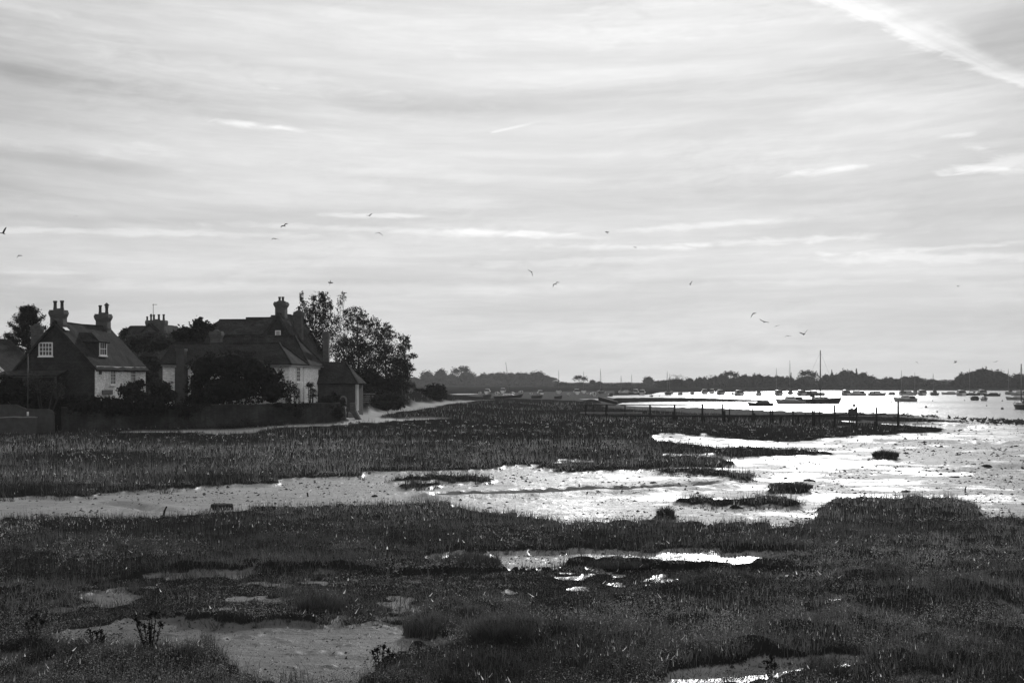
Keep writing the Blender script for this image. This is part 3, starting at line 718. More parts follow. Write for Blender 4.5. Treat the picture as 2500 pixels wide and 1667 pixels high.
TH = math.radians(-6.8)                       # the houses stand a little turned from the camera axis
def house(name, label, px, Y, zg, cat='house', rz=TH):
    X = (px - CX) / F * Y
    return thing(name, label, cat, (X, Y, zg), rz)
def window(par, o, u, n, w, h, nx, ny, bar=.045, fr=.09, sill=True, name='window', glass=GLASS):
    """o lower left corner, u direction along the wall, n outward normal"""
    o, u, n = Vector(o), Vector(u).normalized(), Vector(n).normalized(); v = Vector((0, 0, 1))
    m = MB()
    def bar_(a, b, c, d, t):                   # rectangle a..b along u, c..d along v, standing t proud
        q = [o + u * a + v * c, o + u * b + v * c, o + u * b + v * d, o + u * a + v * d]
        m.prism([p + n * .01 for p in q], n * t)
    bar_(0, w, 0, fr, .075); bar_(0, w, h - fr, h, .075); bar_(0, fr, fr, h - fr, .07); bar_(w - fr, w, fr, h - fr, .07)
    for i in range(1, nx):
        x = fr + (w - 2 * fr) * i / nx; bar_(x - bar / 2, x + bar / 2, fr, h - fr, .05)
    for j in range(1, ny):
        y = fr + (h - 2 * fr) * j / ny; bar_(fr, w - fr, y - bar / 2, y + bar / 2, .045)
    if sill: m.prism([o + u * -.06 + v * -.08, o + u * (w + .06) + v * -.08, o + u * (w + .06), o + u * -.06], n * .14)
    f = m.build(name, FRAMEW, par)
    g = MB(); q = [o + u * fr + v * fr, o + u * (w - fr) + v * fr, o + u * (w - fr) + v * (h - fr), o + u * fr + v * (h - fr)]
    g.prism([p + n * .008 for p in q], n * .02); g.build('pane', glass, f)
    return f
def chimney(par, x, y, z0, z1, wx, wy, pots, mat=BRICK, flare=.12, name='chimney'):
    m = MB(); hgt = z1 - z0
    m.box(x - wx / 2, x + wx / 2, y - wy / 2, y + wy / 2, z0, z1 - .55)
    k = flare
    for i, (a, b) in enumerate([(.55, .45), (.45, .33), (.33, .12), (.12, 0)]):
        e = [k * .35, k * .7, k, k * .6][i]
        m.box(x - wx / 2 - e, x + wx / 2 + e, y - wy / 2 - e, y + wy / 2 + e, z1 - a, z1 - b)
    m.box(x - wx / 2 - .04, x + wx / 2 + .04, y - wy / 2 - .04, y + wy / 2 + .04, z0 + hgt * .42, z0 + hgt * .42 + .08)
    m.lathe((x, y, z1), [(min(wx, wy) * .55, 0), (min(wx, wy) * .4, .1), (.16, .14)], 8)
    c = m.build(name, mat, par)
    for dx, dy, r, h, cap in pots:
        p = MB(); zz = z1 + .03
        pr = [(r * 1.12, 0), (r * 1.1, .12), (r * .95, .16), (r * .88, h - .14), (r * 1.15, h - .12), (r * 1.15, h), (r * .7, h)]
        p.lathe((x + dx, y + dy, zz), pr, 10)
        if cap: p.lathe((x + dx, y + dy, zz + h), [(r * .5, 0), (r * 1.5, .06), (r * 1.6, .1), (r * .9, .22), (r * .3, .3)], 10)
        p.build('chimney_pot', POT, c)
    return c
def gable_body(m, x0, x1, y0, y1, ze, zr, xr=None, ze2=None):   # ridge along y
    xr = (x0 + x1) / 2 if xr is None else xr; ze2 = ze if ze2 is None else ze2
    m.prism([(x0, y0, -.6), (x1, y0, -.6), (x1, y0, ze), (xr, y0, zr), (x0, y0, ze2)], (0, y1 - y0, 0))

# ---------------------------------------------------------------- tile-hung cottage on the left
ZA = 1.9
A = house('tile_hung_cottage', 'tile-hung cottage with two tall chimneys and a white side wall, furthest left', 232, 110, ZA)
m = MB(); gable_body(m, -6.5, -.05, 0, 10.2, 3.2, 6.45, -3.25, 3.0); m.build('gable_wall', TILEH, A)
m = MB(); m.box(-.05, .12, .06, 10.14, -.6, 3.26); m.build('side_wall', WHITE, A)
m = MB()
ov = .3
m.slab((.35, -.25, 2.98), (.35, 10.45, 2.98), (-3.25, 10.45, 6.70), (-3.25, -.25, 6.70), .16, 14, 6, .035, 3)
m.slab((-6.85, 10.45, 2.72), (-6.85, -.25, 2.72), (-3.25, -.25, 6.70), (-3.25, 10.45, 6.70), .16, 14, 6, .035, 4)
m.tube([(-3.25, -.28, 6.70), (-3.25, 2, 6.68), (-3.25, 5, 6.62), (-3.25, 8, 6.66), (-3.25, 10.47, 6.70)], .11, 6)
rf = m.build('roof', ROOFT, A)
m = MB(); m.box(.10, .2, .0, 10.2, 3.0, 3.1); m.build('gutter', IRON, A)
chimney(A, -3.2, .55, 5.6, 7.62, 1.05, .75, [(-.28, 0, .14, .70, 0), (.28, 0, .14, .72, 0)], flare=.10)
chimney(A, -5.45, 1.6, 3.0, 6.45, .75, .6, [], flare=.05)
chimney(A, -3.25, 9.3, 5.6, 7.72, 1.02, .75, [(-.27, 0, .13, .72, 0), (.30, 0, .14, .62, 1)])
m = MB(); m.slab((-2.75, .1, 6.32), (-2.45, .1, 6.03), (-2.45, .9, 6.03), (-2.75, .9, 6.32), -.03); m.build('flashing', LEAD, A)
window(A, (-4.55, 0, 4.02), (1, 0, 0), (0, -1, 0), 1.15, 1.08, 4, 3)
window(A, (.12, 2.55, 1.78), (0, 1, 0), (1, 0, 0), 1.1, 1.25, 3, 4, .04)
window(A, (.12, 6.75, 1.78), (0, 1, 0), (1, 0, 0), 1.1, 1.25, 3, 4, .04)
m = MB(); m.box(.12, .2, 1.0, 3.0, 1.05, 1.4); m.build('name_board', WOOD, A)
m = MB(); m.box(.12, .3, .45, .62, 2.62, 2.9); m.tube([(.2, .53, 2.9), (.2, .53, 3.0)], .03); m.build('wall_lamp', IRON, A)
# dormer facing the side
d = MB(); d.prism([(-1.9, 1.9, 3.95), (-.55, 1.9, 3.95), (-.55, 1.9, 5.25), (-1.9, 1.9, 5.25)], (0, 1.7, 0)); dm = d.build('dormer', TILEH, A)
d = MB(); d.slab((-.35, 1.7, 5.2), (-.35, 3.8, 5.2), (-1.25, 2.75 + .5, 5.95), (-1.25, 2.25, 5.95), .1, 3, 3, .02)
d.slab((-.35, 3.8, 5.2), (-2.8, 3.8, 5.2), (-2.6, 2.75, 5.95), (-1.25, 2.75, 5.95), .1); d.slab((-2.8, 1.7, 5.2), (-.35, 1.7, 5.2), (-1.25, 2.75, 5.95), (-2.6, 2.75, 5.95), .1)
d.build('dormer_roof', ROOFT, dm)
f = window(A, (-.55, 2.05, 4.1), (0, 1, 0), (1, 0, 0), 1.4, 1.1, 3, 2, .05); 
# porch along the front
m = MB(); m.slab((-7.2, -2.0, 2.55), (-2.2, -2.0, 2.55), (-2.2, -.02, 2.95), (-7.2, -.02, 2.95), .1, 8, 2, .02, 6); m.build('porch_roof', ROOFL, A)
m = MB()
for x in (-7.05, -4.9, -2.35): m.box(x - .07, x + .07, -1.95, -1.81, -.4, 2.46)
m.box(-7.12, -2.28, -1.97, -1.79, 2.36, 2.46); m.build('porch_frame', WOOD, A)
m = MB(); m.box(-3.3, -2.45, -.07, -.01, 0, 2.05); m.box(-3.4, -2.35, -.05, -.008, 2.05, 2.15); pd = m.build('door', DOORM, A)
m = MB(); m.tube([(-2.55, -.08, 1.0), (-2.55, -.16, 1.0), (-2.65, -.16, 1.0)], .02); m.build('handle', LEAD, pd)

# ---------------------------------------------------------------- house at the very left edge
W = house('white_house', 'white rendered house corner with sloping eaves cut by the left picture edge', 26, 117, 1.9)
m = MB(); gable_body(m, -7.0, -.3, 0, 7, 2.6, 5.5); m.build('wall', WHITE, W)
m = MB(); m.slab((.25, -.4, 2.35), (.25, 7.3, 2.35), (-3.65, 7.3, 5.75), (-3.65, -.4, 5.75), .16, 8, 4, .03, 8); m.slab((-7.5, 7.3, 2.35), (-7.5, -.4, 2.35), (-3.65, -.4, 5.75), (-3.65, 7.3, 5.75), .16, 8, 4, .03, 9); m.build('roof', ROOFT, W)
m = MB(); m.prism([(.25, -.42, 2.2), (.25, -.42, 2.42), (-3.65, -.42, 5.8), (-3.65, -.42, 5.58)], (0, .05, 0)); m.build('bargeboard', FRAMEW, W)

# ---------------------------------------------------------------- long low white house
B = house('white_brick_house', 'long low white house with double tiled roof half hidden by a huge dark bush', 703, 116, 1.9)
m = MB(); m.box(-10.6, -.02, 0, 10.4, -.6, 3.58); m.build('front_wall', WHITE, B)
m = MB(); m.box(-.02, .12, .0, 10.4, -.6, 3.56); m.build('side_wall', WHITE, B)
m = MB()
def hip(m, x0, x1, y0, y1, ze, zr, r0, r1, sd):
    ym = (y0 + y1) / 2
    m.slab((x0, y0, ze), (x1, y0, ze), (r1, ym, zr), (r0, ym, zr), .15, 16, 5, .03, sd)
    m.slab((x1, y1, ze), (x0, y1, ze), (r0, ym, zr), (r1, ym, zr), .15, 16, 5, .03, sd + 1)
    m.slab((x1, y0, ze), (x1, y1, ze), (r1, ym + .01, zr), (r1, ym - .01, zr), .15, 5, 5, .03, sd + 2)
    m.tube([(r0, ym, zr + .03), ((r0 + r1) / 2, ym, zr), (r1, ym, zr + .03)], .1, 6)
    for yy in (y0, y1): m.tube([(r1, ym, zr + .03), (x1, yy, ze + .02)], .09, 6)
hip(m, -10.9, .35, -.35, 5.3, 3.5, 5.25, -10.7, -1.45, 11)
hip(m, -9.8, .35, 5.15, 10.8, 3.45, 6.0, -9.6, -1.6, 21)
m.build('roof', ROOFT, B)
m = MB(); m.box(-10.6, .3, -.42, -.32, 3.32, 3.42); m.box(.3, .4, -.4, 10.6, 3.3, 3.4); m.build('gutter', LEAD, B)
m = MB(); m.box(-9.25, -8.45, -.85, -.01, -.6, 3.2); m.box(-9.17, -8.53, -.75, -.02, 3.2, 4.55); m.box(-9.25, -8.45, -.83, -.02, 4.55, 4.75); m.build('flint_chimney', FLINT, B)
chimney(B, -8.2, 6.5, 4.2, 6.4, .9, .6, [(0, 0, .14, .35, 0)])
chimney(B, .1, 12.2, 2.5, 6.45, .5, .5, [], flare=.05)
window(B, (.12, 2.0, 2.0), (0, 1, 0), (1, 0, 0), 1.1, 1.3, 2, 4, .05)
window(B, (.12, 2.2, .2), (0, 1, 0), (1, 0, 0), 1.0, 1.2, 2, 3, .05)
m = MB(); m.tube([(.2, 4.2, -.4), (.2, 4.2, 3.3)], .05); m.build('downpipe', FRAMEW, B)
m = MB(); m.box(.12, .2, 9.3, 9.6, 2.6, 3.1); m.build('meter_box', IRON, B)

# ---------------------------------------------------------------- tall house behind
Cc = house('tall_gabled_house', 'tall dark gabled house with a fat two-pot chimney rising behind the low white house', 679, 142, 1.9)
m = MB(); gable_body(m, -2.7, 2.7, 0, 9, 4.4, 8.75); m.build('gable_wall', TILEH, Cc)
m = MB(); m.slab((3.0, -.3, 4.0), (3.0, 9.3, 4.0), (0, 9.3, 8.95), (0, -.3, 8.95), .18, 10, 7, .04, 31); m.slab((-3.0, 9.3, 4.0), (-3.0, -.3, 4.0), (0, -.3, 8.95), (0, 9.3, 8.95), .18, 10, 7, .04, 32)
m.slab((-6.3, 1.2, 6.8), (-2.0, 1.2, 6.8), (-1.2, 4, 8.75), (-1.9, 4, 8.75), .15, 6, 4, .03, 33); m.tube([(-1.9, 4, 8.78), (0, 4, 8.8)], .1, 6); m.build('roof', ROOFL, Cc)
m = MB(); m.box(-9.6, -2.7, 3.2, 10, -.5, 6.6); m.build('wing_wall', TILEH, Cc)
m = MB(); m.slab((-10.4, 2.8, 6.35), (-1.9, 2.8, 6.35), (-1.9, 6.4, 8.6), (-8.2, 6.4, 8.45), .16, 12, 5, .04, 34)
m.slab((-10.4, 10.4, 6.3), (-10.4, 2.8, 6.3), (-8.2, 6.4, 8.45), (-8.2, 6.5, 8.45), .16, 6, 5, .03, 35); m.slab((-1.9, 10.4, 6.3), (-10.4, 10.4, 6.3), (-8.2, 6.4, 8.45), (-1.9, 6.4, 8.6), .16, 8, 5, .03, 36)
m.box(-5.3, -1.2, 6.3, 6.5, 8.5, 8.78); m.tube([(-8.2, 6.4, 8.5), (-5.3, 6.4, 8.5)], .1, 6); m.build('wing_roof', ROOFT, Cc)
chimney(Cc, -.05, 1.3, 7.2, 10.05, 1.0, 1.0, [(-.17, 0, .13, .50, 0), (.17, 0, .13, .50, 0)], flare=.15)
chimney(Cc, 1.25, 3.2, 6.0, 9.15, .75, .75, [(0, 0, .12, .55, 0)], flare=.11)
window(Cc, (-.28, -.02, 6.6), (1, 0, 0), (0, -1, 0), .56, .55, 1, 1, glass=M("painted_lit_pane", .3, .6, .1))  # pale pane colour stands in for light in the window
window(Cc, (-3.6, 3.18, 6.0), (1, 0, 0), (0, -1, 0), .9, .8, 2, 1, glass=GLASS)

# ---------------------------------------------------------------- far house with five pots
D5 = house('far_roof_house', 'distant tiled house whose broad chimney carries five pots and an aerial', 375, 150, 2.0)
m = MB(); gable_body(m, -3.2, 2.4, 0, 8, 5.6, 7.9); m.build('wall', BRICK, D5)
m = MB(); m.slab((2.7, -.2, 5.3), (2.7, 8.2, 5.3), (-.4, 8.2, 8.1), (-.4, -.2, 8.1), .16, 6, 4, .03, 41); m.slab((-3.6, 8.2, 5.3), (-3.6, -.2, 5.3), (-.4, -.2, 8.1), (-.4, 8.2, 8.1), .16, 6, 4, .03, 42)
m.slab((-4.6, .4, 6.3), (0, .4, 6.3), (0, 2.8, 7.95), (-3.7, 2.8, 7.95), .15, 6, 3, .03, 43); m.build('roof', ROOFT, D5)
c = chimney(D5, -.05, 1.0, 6.5, 8.42, 2.05, .9, [(-1.0, -.1, .10, .40, 0), (-.65, .1, .10, .4, 1), (-.3, 0, .12, .60, 0), (.25, 0, .12, .62, 0), (.78, 0, .12, .62, 0)], flare=.06)
m = MB(); m.tube([(-.42, 1.0, 8.0), (-.42, 1.0, 10.2)], .03, 5); m.tube([(-.52, 1.0, 10.1), (.0, 1.0, 10.12)], .025, 4)
for k in range(4): m.tube([(-.45 + k * .13, .9, 10.1), (-.45 + k * .13, 1.1, 10.12)], .015, 4)
m.build('aerial', IRON, D5)

# ---------------------------------------------------------------- small brick lodge by the gateway
G = house('brick_lodge', 'small brick outbuilding with hipped roof and arched niche beside the lane gateway', 782, 125, 1.2)
m = MB(); m.box(-1.6, 3.15, 0, 3, -.8, 2.7); wl = m.build('wall', M('darker_brick', .042, .9, .6, 1.2, .7, 20, brick=(.225, .075, 1.4), streak=.3), G)  # brick toned darker than the other brickwork
m = MB(); m.box(3.15, 3.28, -.02, .8, .2, 2.66); m.build('corner_pilaster', M('weathered_plaster', .38, .9, .4, 2), G)
m = MB(); m.slab((-1.9, -.3, 2.6), (3.4, -.3, 2.6), (1.9, 1.5, 4.5), (-1.9, 1.5, 4.5), .15, 8, 4, .03, 51); m.slab((3.4, -.3, 2.6), (3.4, 3.3, 2.6), (1.9, 1.55, 4.5), (1.9, 1.5, 4.5), .15, 5, 4, .03, 52)
m.slab((3.4, 3.3, 2.6), (-1.9, 3.3, 2.6), (-1.9, 1.5, 4.5), (1.9, 1.5, 4.5), .15, 8, 4, .03, 53); m.tube([(1.9, 1.5, 4.52), (3.4, -.3, 2.62)], .08, 6); m.build('roof', ROOFT, G)
arch = [(2.05 + .22 * math.cos(t), -.06, 1.15 + .24 * math.sin(t)) for t in np.linspace(0, math.pi, 9)]
outer = [(2.05 + .36 * math.cos(t), -.06, 1.15 + .38 * math.sin(t)) for t in np.linspace(0, math.pi, 9)]
m = MB(); m.prism([(1.83, -.045, .4), (2.27, -.045, .4)] + [(x, -.045, z_) for x, y, z_ in arch], (0, .04, 0)); m.build('niche_door', DOORM, G)
m = MB()
for i in range(8): m.prism([arch[i], outer[i], outer[i + 1], arch[i + 1]], (0, .05, 0))
m.box(1.69, 1.83, -.06, -.01, .4, 1.15); m.box(2.27, 2.41, -.06, -.01, .4, 1.15); m.build('stone_surround', STONEM, G)

# ---------------------------------------------------------------- walls along the lane
def wall_run(name, label, pts, top, mat, th=.35, cop=STONEC, coph=.07, cat='wall', base=-.8, nseg=10, jit=.045):
    """pts plan points, top heights at the points; one wall following the line"""
    x0, y0 = pts[0]; o = thing(name, label, cat, (x0, y0, 0)); r = random.Random(len(pts))
    P = []
    for (a, b), ta, tb_ in zip(zip(pts[:-1], pts[1:]), top[:-1], top[1:]):
        for i in range(nseg): t = i / nseg; P.append((a[0] + (b[0] - a[0]) * t - x0, a[1] + (b[1] - a[1]) * t - y0, ta + (tb_ - ta) * t + r.uniform(-jit, jit)))
    P.append((pts[-1][0] - x0, pts[-1][1] - y0, top[-1]))
    def strip(m, za, zb, e):
        vs = []
        for i, (x, y, zt) in enumerate(P):
            a = Vector(P[max(i - 1, 0)][:2]); b = Vector(P[min(i + 1, len(P) - 1)][:2]); d = (b - a).normalized(); n = Vector((-d.y, d.x)) * (th / 2 + e)
            lo_, hi_ = za(zt, x, y), zb(zt)
            vs += [(x - n.x, y - n.y, lo_), (x + n.x, y + n.y, lo_), (x + n.x, y + n.y, hi_), (x - n.x, y - n.y, hi_)]
        fs = []
        for i in range(len(P) - 1):
            for k in range(4): fs.append((i * 4 + k, i * 4 + (k + 1) % 4, i * 4 + 4 + (k + 1) % 4, i * 4 + 4 + k))
        fs.append((0, 1, 2, 3)); e_ = (len(P) - 1) * 4; fs.append((e_ + 3, e_ + 2, e_ + 1, e_))
        m.add(vs, fs)
    m = MB(); strip(m, lambda zt, x, y: min(g1(x + x0, y + y0 - .6), g1(x + x0, y + y0)) - .7, lambda zt: zt - coph, 0); m.build('wall_face', mat, o)
    m = MB(); strip(m, lambda zt, x, y: zt - coph, lambda zt: zt, .04); m.build('coping', cop, o)
    return o
GW = wall_run('garden_wall', 'long dark garden wall of brick and flint below the houses', [(-34.3, 108.3), (-27, 109.9), (-20, 111.2), (-13.7, 113.2)], [2.05, 2.1, 2.2, 2.3], M("mossy_garden_wall", .036, .9, 1.2, .8, .9, 7, spec=.1, brick=(.24, .09, 1.2), streak=.5), .4, FLINT, .05)
wall_run('roadside_wall', 'low dark wall with pale straight coping cut by the left picture edge', [(-46, 103.2), (-40, 103.3), (-34.6, 103.5)], [1.38, 1.4, 1.4], FLINT, .4)
# swept wall
o = thing('swept_wall', 'flint wall end that sweeps down in a curve to a rounded corner beside the lane', 'wall', (-36, 105.6, 0))
prof = [(-12, 2.18), (-2.2, 2.2), (-.95, 2.2), (-.65, 2.1), (-.4, 1.98), (-.1, 1.88), (.3, 1.86), (1.4, 1.86), (1.7, 1.8), (1.87, 1.6), (1.92, 1.35), (1.92, -.6), (-12, -.6)]
m = MB(); m.prism([(x, 0, z_) for x, z_ in prof], (0, .42, 0)); m.build('wall_face', FLINT, o)
m = MB(); 
for a, b in zip(prof[:10], prof[1:10]): m.prism([(a[0], -.03, a[1] + .003), (b[0], -.03, b[1] + .003), (b[0], -.03, b[1] + .06), (a[0], -.03, a[1] + .06)], (0, .48, 0))
m.build('coping', FLINT, o)
# gateway
def pier(name, label, px, py, ptop, wpx, Y, lean=0, mat=FLINT, extra=None):
    x, y, zb = at(px, py, Y); _, _, zt = at(px, ptop, Y); w = wpx / F * Y
    o = thing(name, label, 'gate pier', (x, y, zb)); h = zt - zb; m = MB()
    if lean: m.prism([(-w / 2, 0, -.5), (w / 2, 0, -.5), (w / 2, 0, 0), (w / 2 - lean * .9, 0, h * .58), (w / 2 - lean, 0, h), (-w / 2 - lean, 0, h), (-w / 2 - lean, 0, h * .55), (-w / 2, 0, 0)], (0, .55, 0))
    else: m.prism([(-w / 2, 0, -.5), (w / 2, 0, -.5), (w / 2 * .95, 0, h * .85), (w / 2 * .6, 0, h), (-w / 2 * .6, 0, h), (-w / 2 * .95, 0, h * .85)], (0, .5, 0))
    b = m.build('pier', mat, o)
    if extra:
        m = MB(); m.prism([(w / 2 + .03 - .12, -.04, 0.02), (w / 2 + .05, -.04, 0.02), (w / 2 - lean * .9 + .05, -.04, h * .58), (w / 2 - lean * .9 - .09, -.04, h * .58)], (0, .6, 0)); m.build('sloping_cap', STONEM, o)
    return o
pier('gate_pier', 'dark upright gate pier on the left of the lane gateway', 838, 1030, 992, 11, 115.5)
pier('gate_buttress', 'leaning buttress with a pale sloping cap on the right of the lane gateway', 875, 1026, 983, 13, 118, .48, BRICK, True)
x, y, zz = at(850, 1008, 121); o = thing('gate_step', 'pale stone step across the lane gateway below the arched niche', 'step', (x, y, zz - .35))
m = MB(); m.box(-.6, .75, 0, .5, -.3, .35); m.build('step', STONEM, o)
o = thing('forecourt', 'pale smooth patch of paving between the two gateway piers', 'paving', (x + .1, 117.5, 0)); m = MB()
m.prism([(-.6, 3.2, .85), (-.55, -.8, .72), (1.0, -1.2, .72), (.75, 3.2, .86)], (0, 0, .04)); m.build('slab', M("pale_render", .3, .9, .15, 2), o)
# field gate
x, y, zz = at(901, 985, 150); o = thing('field_gate', 'five-bar wooden field gate with bright wet top rails under the trees', 'gate', (x, y, 1.2))
zb = 4 - (972 - 930) / F * 150 - 1.2
m = MB(); m.box(-.72, -.6, 0, .12, -.5, zb + .75); m.build('gate_post', WOOD, o); m = MB(); m.box(.62, .74, 0, .12, -.5, zb + .75); m.build('gate_post', WOOD, o)
m = MB()
for k, zt in enumerate((.5, .22, .0, -.2, -.4)): m.box(-.6, .62, .03, .08, zb + zt - .05, zb + zt)
m.build('gate_bars', WOODP, o)
x, y, zz = at(760, 960, 122)
# pair of pale bench boards in the garden of the cottage (seen through the shrubs)
x, y, zz = at(370, 984, 110); o = thing('garden_bench', 'pale wooden garden bench half seen between shrubs on the garden wall', 'bench', (x, y, zz)); zb = zz - 1.85
m = MB(); m.box(-.5, -.08, 0, .08, -.12, .12); m.build('backrest', WOODP, o); m = MB(); m.box(.12, .5, 0, .08, -.12, .12); m.build('backrest', WOODP, o)
m = MB(); m.box(-.55, .55, -.4, -.02, -.3, -.24); m.build('seat', WOOD, o)
for sx in (-.5, .5): m = MB(); m.box(sx - .04, sx + .04, -.38, -.3, -zb - .1, -.3); m.build('leg', WOOD, o)
# pole in front of the cottage
x, y, zz = at(68, 1012, 104.3); o = thing('slim_pole', 'slim dark pole with a white base sleeve in front of the tile-hung cottage', 'pole', (x, y, 0.2))
m = MB(); m.tube([(0, 0, -.3), (0, 0, 5.8)], [.045, .035], 6); m.build('pole', IRON, o)
m = MB(); m.tube([(0, -.01, 1.25), (0, -.01, 1.55)], .075, 8); m.build('sleeve', FRAMEW, o)
# ================================================================ TREES AND SHRUBS
def leafmesh(name, C, size, mat, aspect=.6, droop=0.0, core=None, tone=None, seed=0):
    """C leaf centres (n,3); each leaf a small quad turned at random; core = inner lumps [(centre, radii)]"""
    r = np.random.default_rng(seed + 100); n = len(C); C = np.asarray(C)
    a = r.normal(0, 1, (n, 3)); a[:, 2] -= droop * 2; a /= np.linalg.norm(a, axis=1)[:, None]
    b = np.cross(a, r.normal(0, 1, (n, 3))); b /= np.linalg.norm(b, axis=1)[:, None] + 1e-9
    s = size * r.uniform(.55, 1.35, n)
    u = a * s[:, None]; v = b * (s * aspect)[:, None]
    V = np.stack([C - u * .5, C + v * .5 + u * .05, C + u * .5, C - v * .5 + u * .05], 1).reshape(-1, 3); Fc = np.arange(4 * n).reshape(n, 4)
    T = np.repeat(r.uniform(.6, 1.5, n) if tone is None else tone, 4)
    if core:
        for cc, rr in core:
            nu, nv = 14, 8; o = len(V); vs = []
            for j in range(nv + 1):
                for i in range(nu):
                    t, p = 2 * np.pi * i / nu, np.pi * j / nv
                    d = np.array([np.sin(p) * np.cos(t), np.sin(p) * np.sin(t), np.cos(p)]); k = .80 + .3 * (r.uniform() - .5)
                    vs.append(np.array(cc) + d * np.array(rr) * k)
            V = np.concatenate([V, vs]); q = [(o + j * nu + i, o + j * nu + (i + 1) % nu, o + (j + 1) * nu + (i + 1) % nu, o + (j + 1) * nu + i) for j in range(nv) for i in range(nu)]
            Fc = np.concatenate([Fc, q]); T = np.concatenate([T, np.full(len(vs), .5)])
    return mesh_np(name, V, Fc, mat, False, {'tone': T})
def blobpts(blobs, n, r, shell=.55, clumps=26, spread=.16):
    """points in clumps spread through the outer part of each ellipsoid"""
    out = []; vol = np.array([b[3] * b[4] * b[5] for b in blobs]) ** .67; vol = vol / vol.sum()
    for b, w in zip(blobs, vol):
        m = max(int(n * w), 8); k = max(int(clumps * (w * len(blobs)) ** .5), 5)
        d = r.normal(0, 1, (k, 3)); d /= np.linalg.norm(d, axis=1)[:, None]
        rad = shell + (1 - shell) * r.uniform(0, 1, k) ** .6
        cc = d * rad[:, None]
        i = r.integers(0, k, m); p = cc[i] + r.normal(0, spread, (m, 3)) * r.uniform(.5, 1.2, k)[i][:, None]
        out.append(np.array(b[:3]) + p * np.array(b[3:6]))
    return np.concatenate(out)
def shrub(name, label, blobs, n, size, mat, loc=(0, 0, 0), group=None, core=True, cat='bush', aspect=.6, shell=.6, spread=.14, clumps=30, seed=1, droop=0, stems=True):
    r = np.random.default_rng(seed); o = thing(name, label, cat, loc, 0, group)
    P = blobpts(blobs, n, r, shell, clumps, spread)
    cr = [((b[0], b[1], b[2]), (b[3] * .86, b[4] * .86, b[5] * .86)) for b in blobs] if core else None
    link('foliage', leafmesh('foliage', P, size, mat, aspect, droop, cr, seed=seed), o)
    if stems:
        m = MB()
        for b in blobs[:4]: m.tube([(b[0] * .4, b[1] * .4, -.4), (b[0] * .8, b[1] * .8, max(b[2] * .5, .1)), (b[0], b[1], b[2])], [.07, .05, .02], 5)
        m.build('stem', BARK, o)
    return o
def wtree(name, label, loc, H, trunkr, blobs, n, leaf, mat, seed, lean=(0, 0), droop=0., shell=.35, spread=.13, clumps=40, cat='tree', group=None, core=False, aspect=.55, twig=True):
    """tapered trunk with limbs to each foliage mass, twigs to the clumps, leaf clumps with gaps"""
    r = np.random.default_rng(seed); o = thing(name, label, cat, loc, 0, group); m = MB()
    top = Vector((lean[0], lean[1], H * .93))
    def tp(t): return Vector((lean[0] * t * t + .18 * math.sin(3 * t + seed), lean[1] * t * t, H * .93 * t))
    m.tube([(0, 0, -.6)] + [tp(t) for t in (0, .2, .4, .6, .8, 1)], [trunkr * k for k in (1.3, 1.1, .85, .65, .45, .28, .08)], 7)
    for b in blobs:
        t0 = max(.12, min(.8, (b[2] - b[5] * .9) / H)); s = tp(t0); e = Vector(b[:3]); md = s.lerp(e, .55) + Vector((0, 0, -.12 * (e - s).length * .5))
        m.tube([s, md, e], [trunkr * .42 * (1 - t0 * .6), trunkr * .25, trunkr * .1], 5)
        if twig:
            for k in range(9):
                d = Vector(r.normal(0, 1, 3)); d.z = abs(d.z) * .8 - .1; d.normalize()
                q = e + Vector((d.x * b[3], d.y * b[4], d.z * b[5])) * r.uniform(.7, 1.1)
                st = md.lerp(e, r.uniform(.2, 1)); m.tube([st, st.lerp(q, .55) + Vector((0, 0, .12)), q], [trunkr * .12, trunkr * .07, trunkr * .03], 4)
    m.build('trunk', BARK, o)
    P = blobpts(blobs, n, r, shell, clumps, spread)
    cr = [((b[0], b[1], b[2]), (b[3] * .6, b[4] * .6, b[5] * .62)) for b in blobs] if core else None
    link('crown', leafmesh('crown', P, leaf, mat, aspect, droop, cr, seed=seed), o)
    return o
def bl(px, py, rx, rz, Y, base, ry=None, dy=0):      # foliage mass from its place in the photo: centre column/row, half sizes in photo pixels
    k = Y / F; x, y, zz = at(px, py, Y); return (x - base[0], y - base[1] + dy, zz - base[2], rx * k, (ry or (rx + rz) / 2) * k, rz * k)
# trees behind the lane (column, row, half width, half height)
def ptree(name, label, px, Y, zb, H, lst, n, leaf, mat, seed, tr=.16, **kw):
    b = ((px - CX) / F * Y, Y, zb); rr = random.Random(seed)
    return wtree(name, label, b, H, tr, [bl(*q, Y, b, dy=rr.uniform(-.6, .6)) for q in lst], n, leaf, mat, seed, **kw)
ptree('birch_tree', 'tall open birch with bare whippy tops just right of the fat chimney', 760, 150, 1.8, 10.2,
      [(733, 780, 16, 30), (752, 765, 22, 28), (775, 760, 26, 40), (790, 735, 14, 22), (802, 790, 26, 34), (760, 815, 40, 30), (800, 840, 40, 36), (755, 850, 36, 30), (736, 735, 7, 22), (764, 726, 9, 10), (785, 722, 8, 10), (808, 748, 9, 16)],
      11000, .19, LEAFD, 11, spread=.22, shell=.3)
ptree('sapling_tree', 'thin feathery sapling top between the two open-crowned trees', 836, 152, 1.8, 10.3, [(828, 745, 8, 22), (836, 728, 9, 14), (822, 785, 12, 26), (832, 820, 20, 30), (838, 715, 5, 8)], 900, .18, LEAFP, 12, tr=.07, spread=.25)
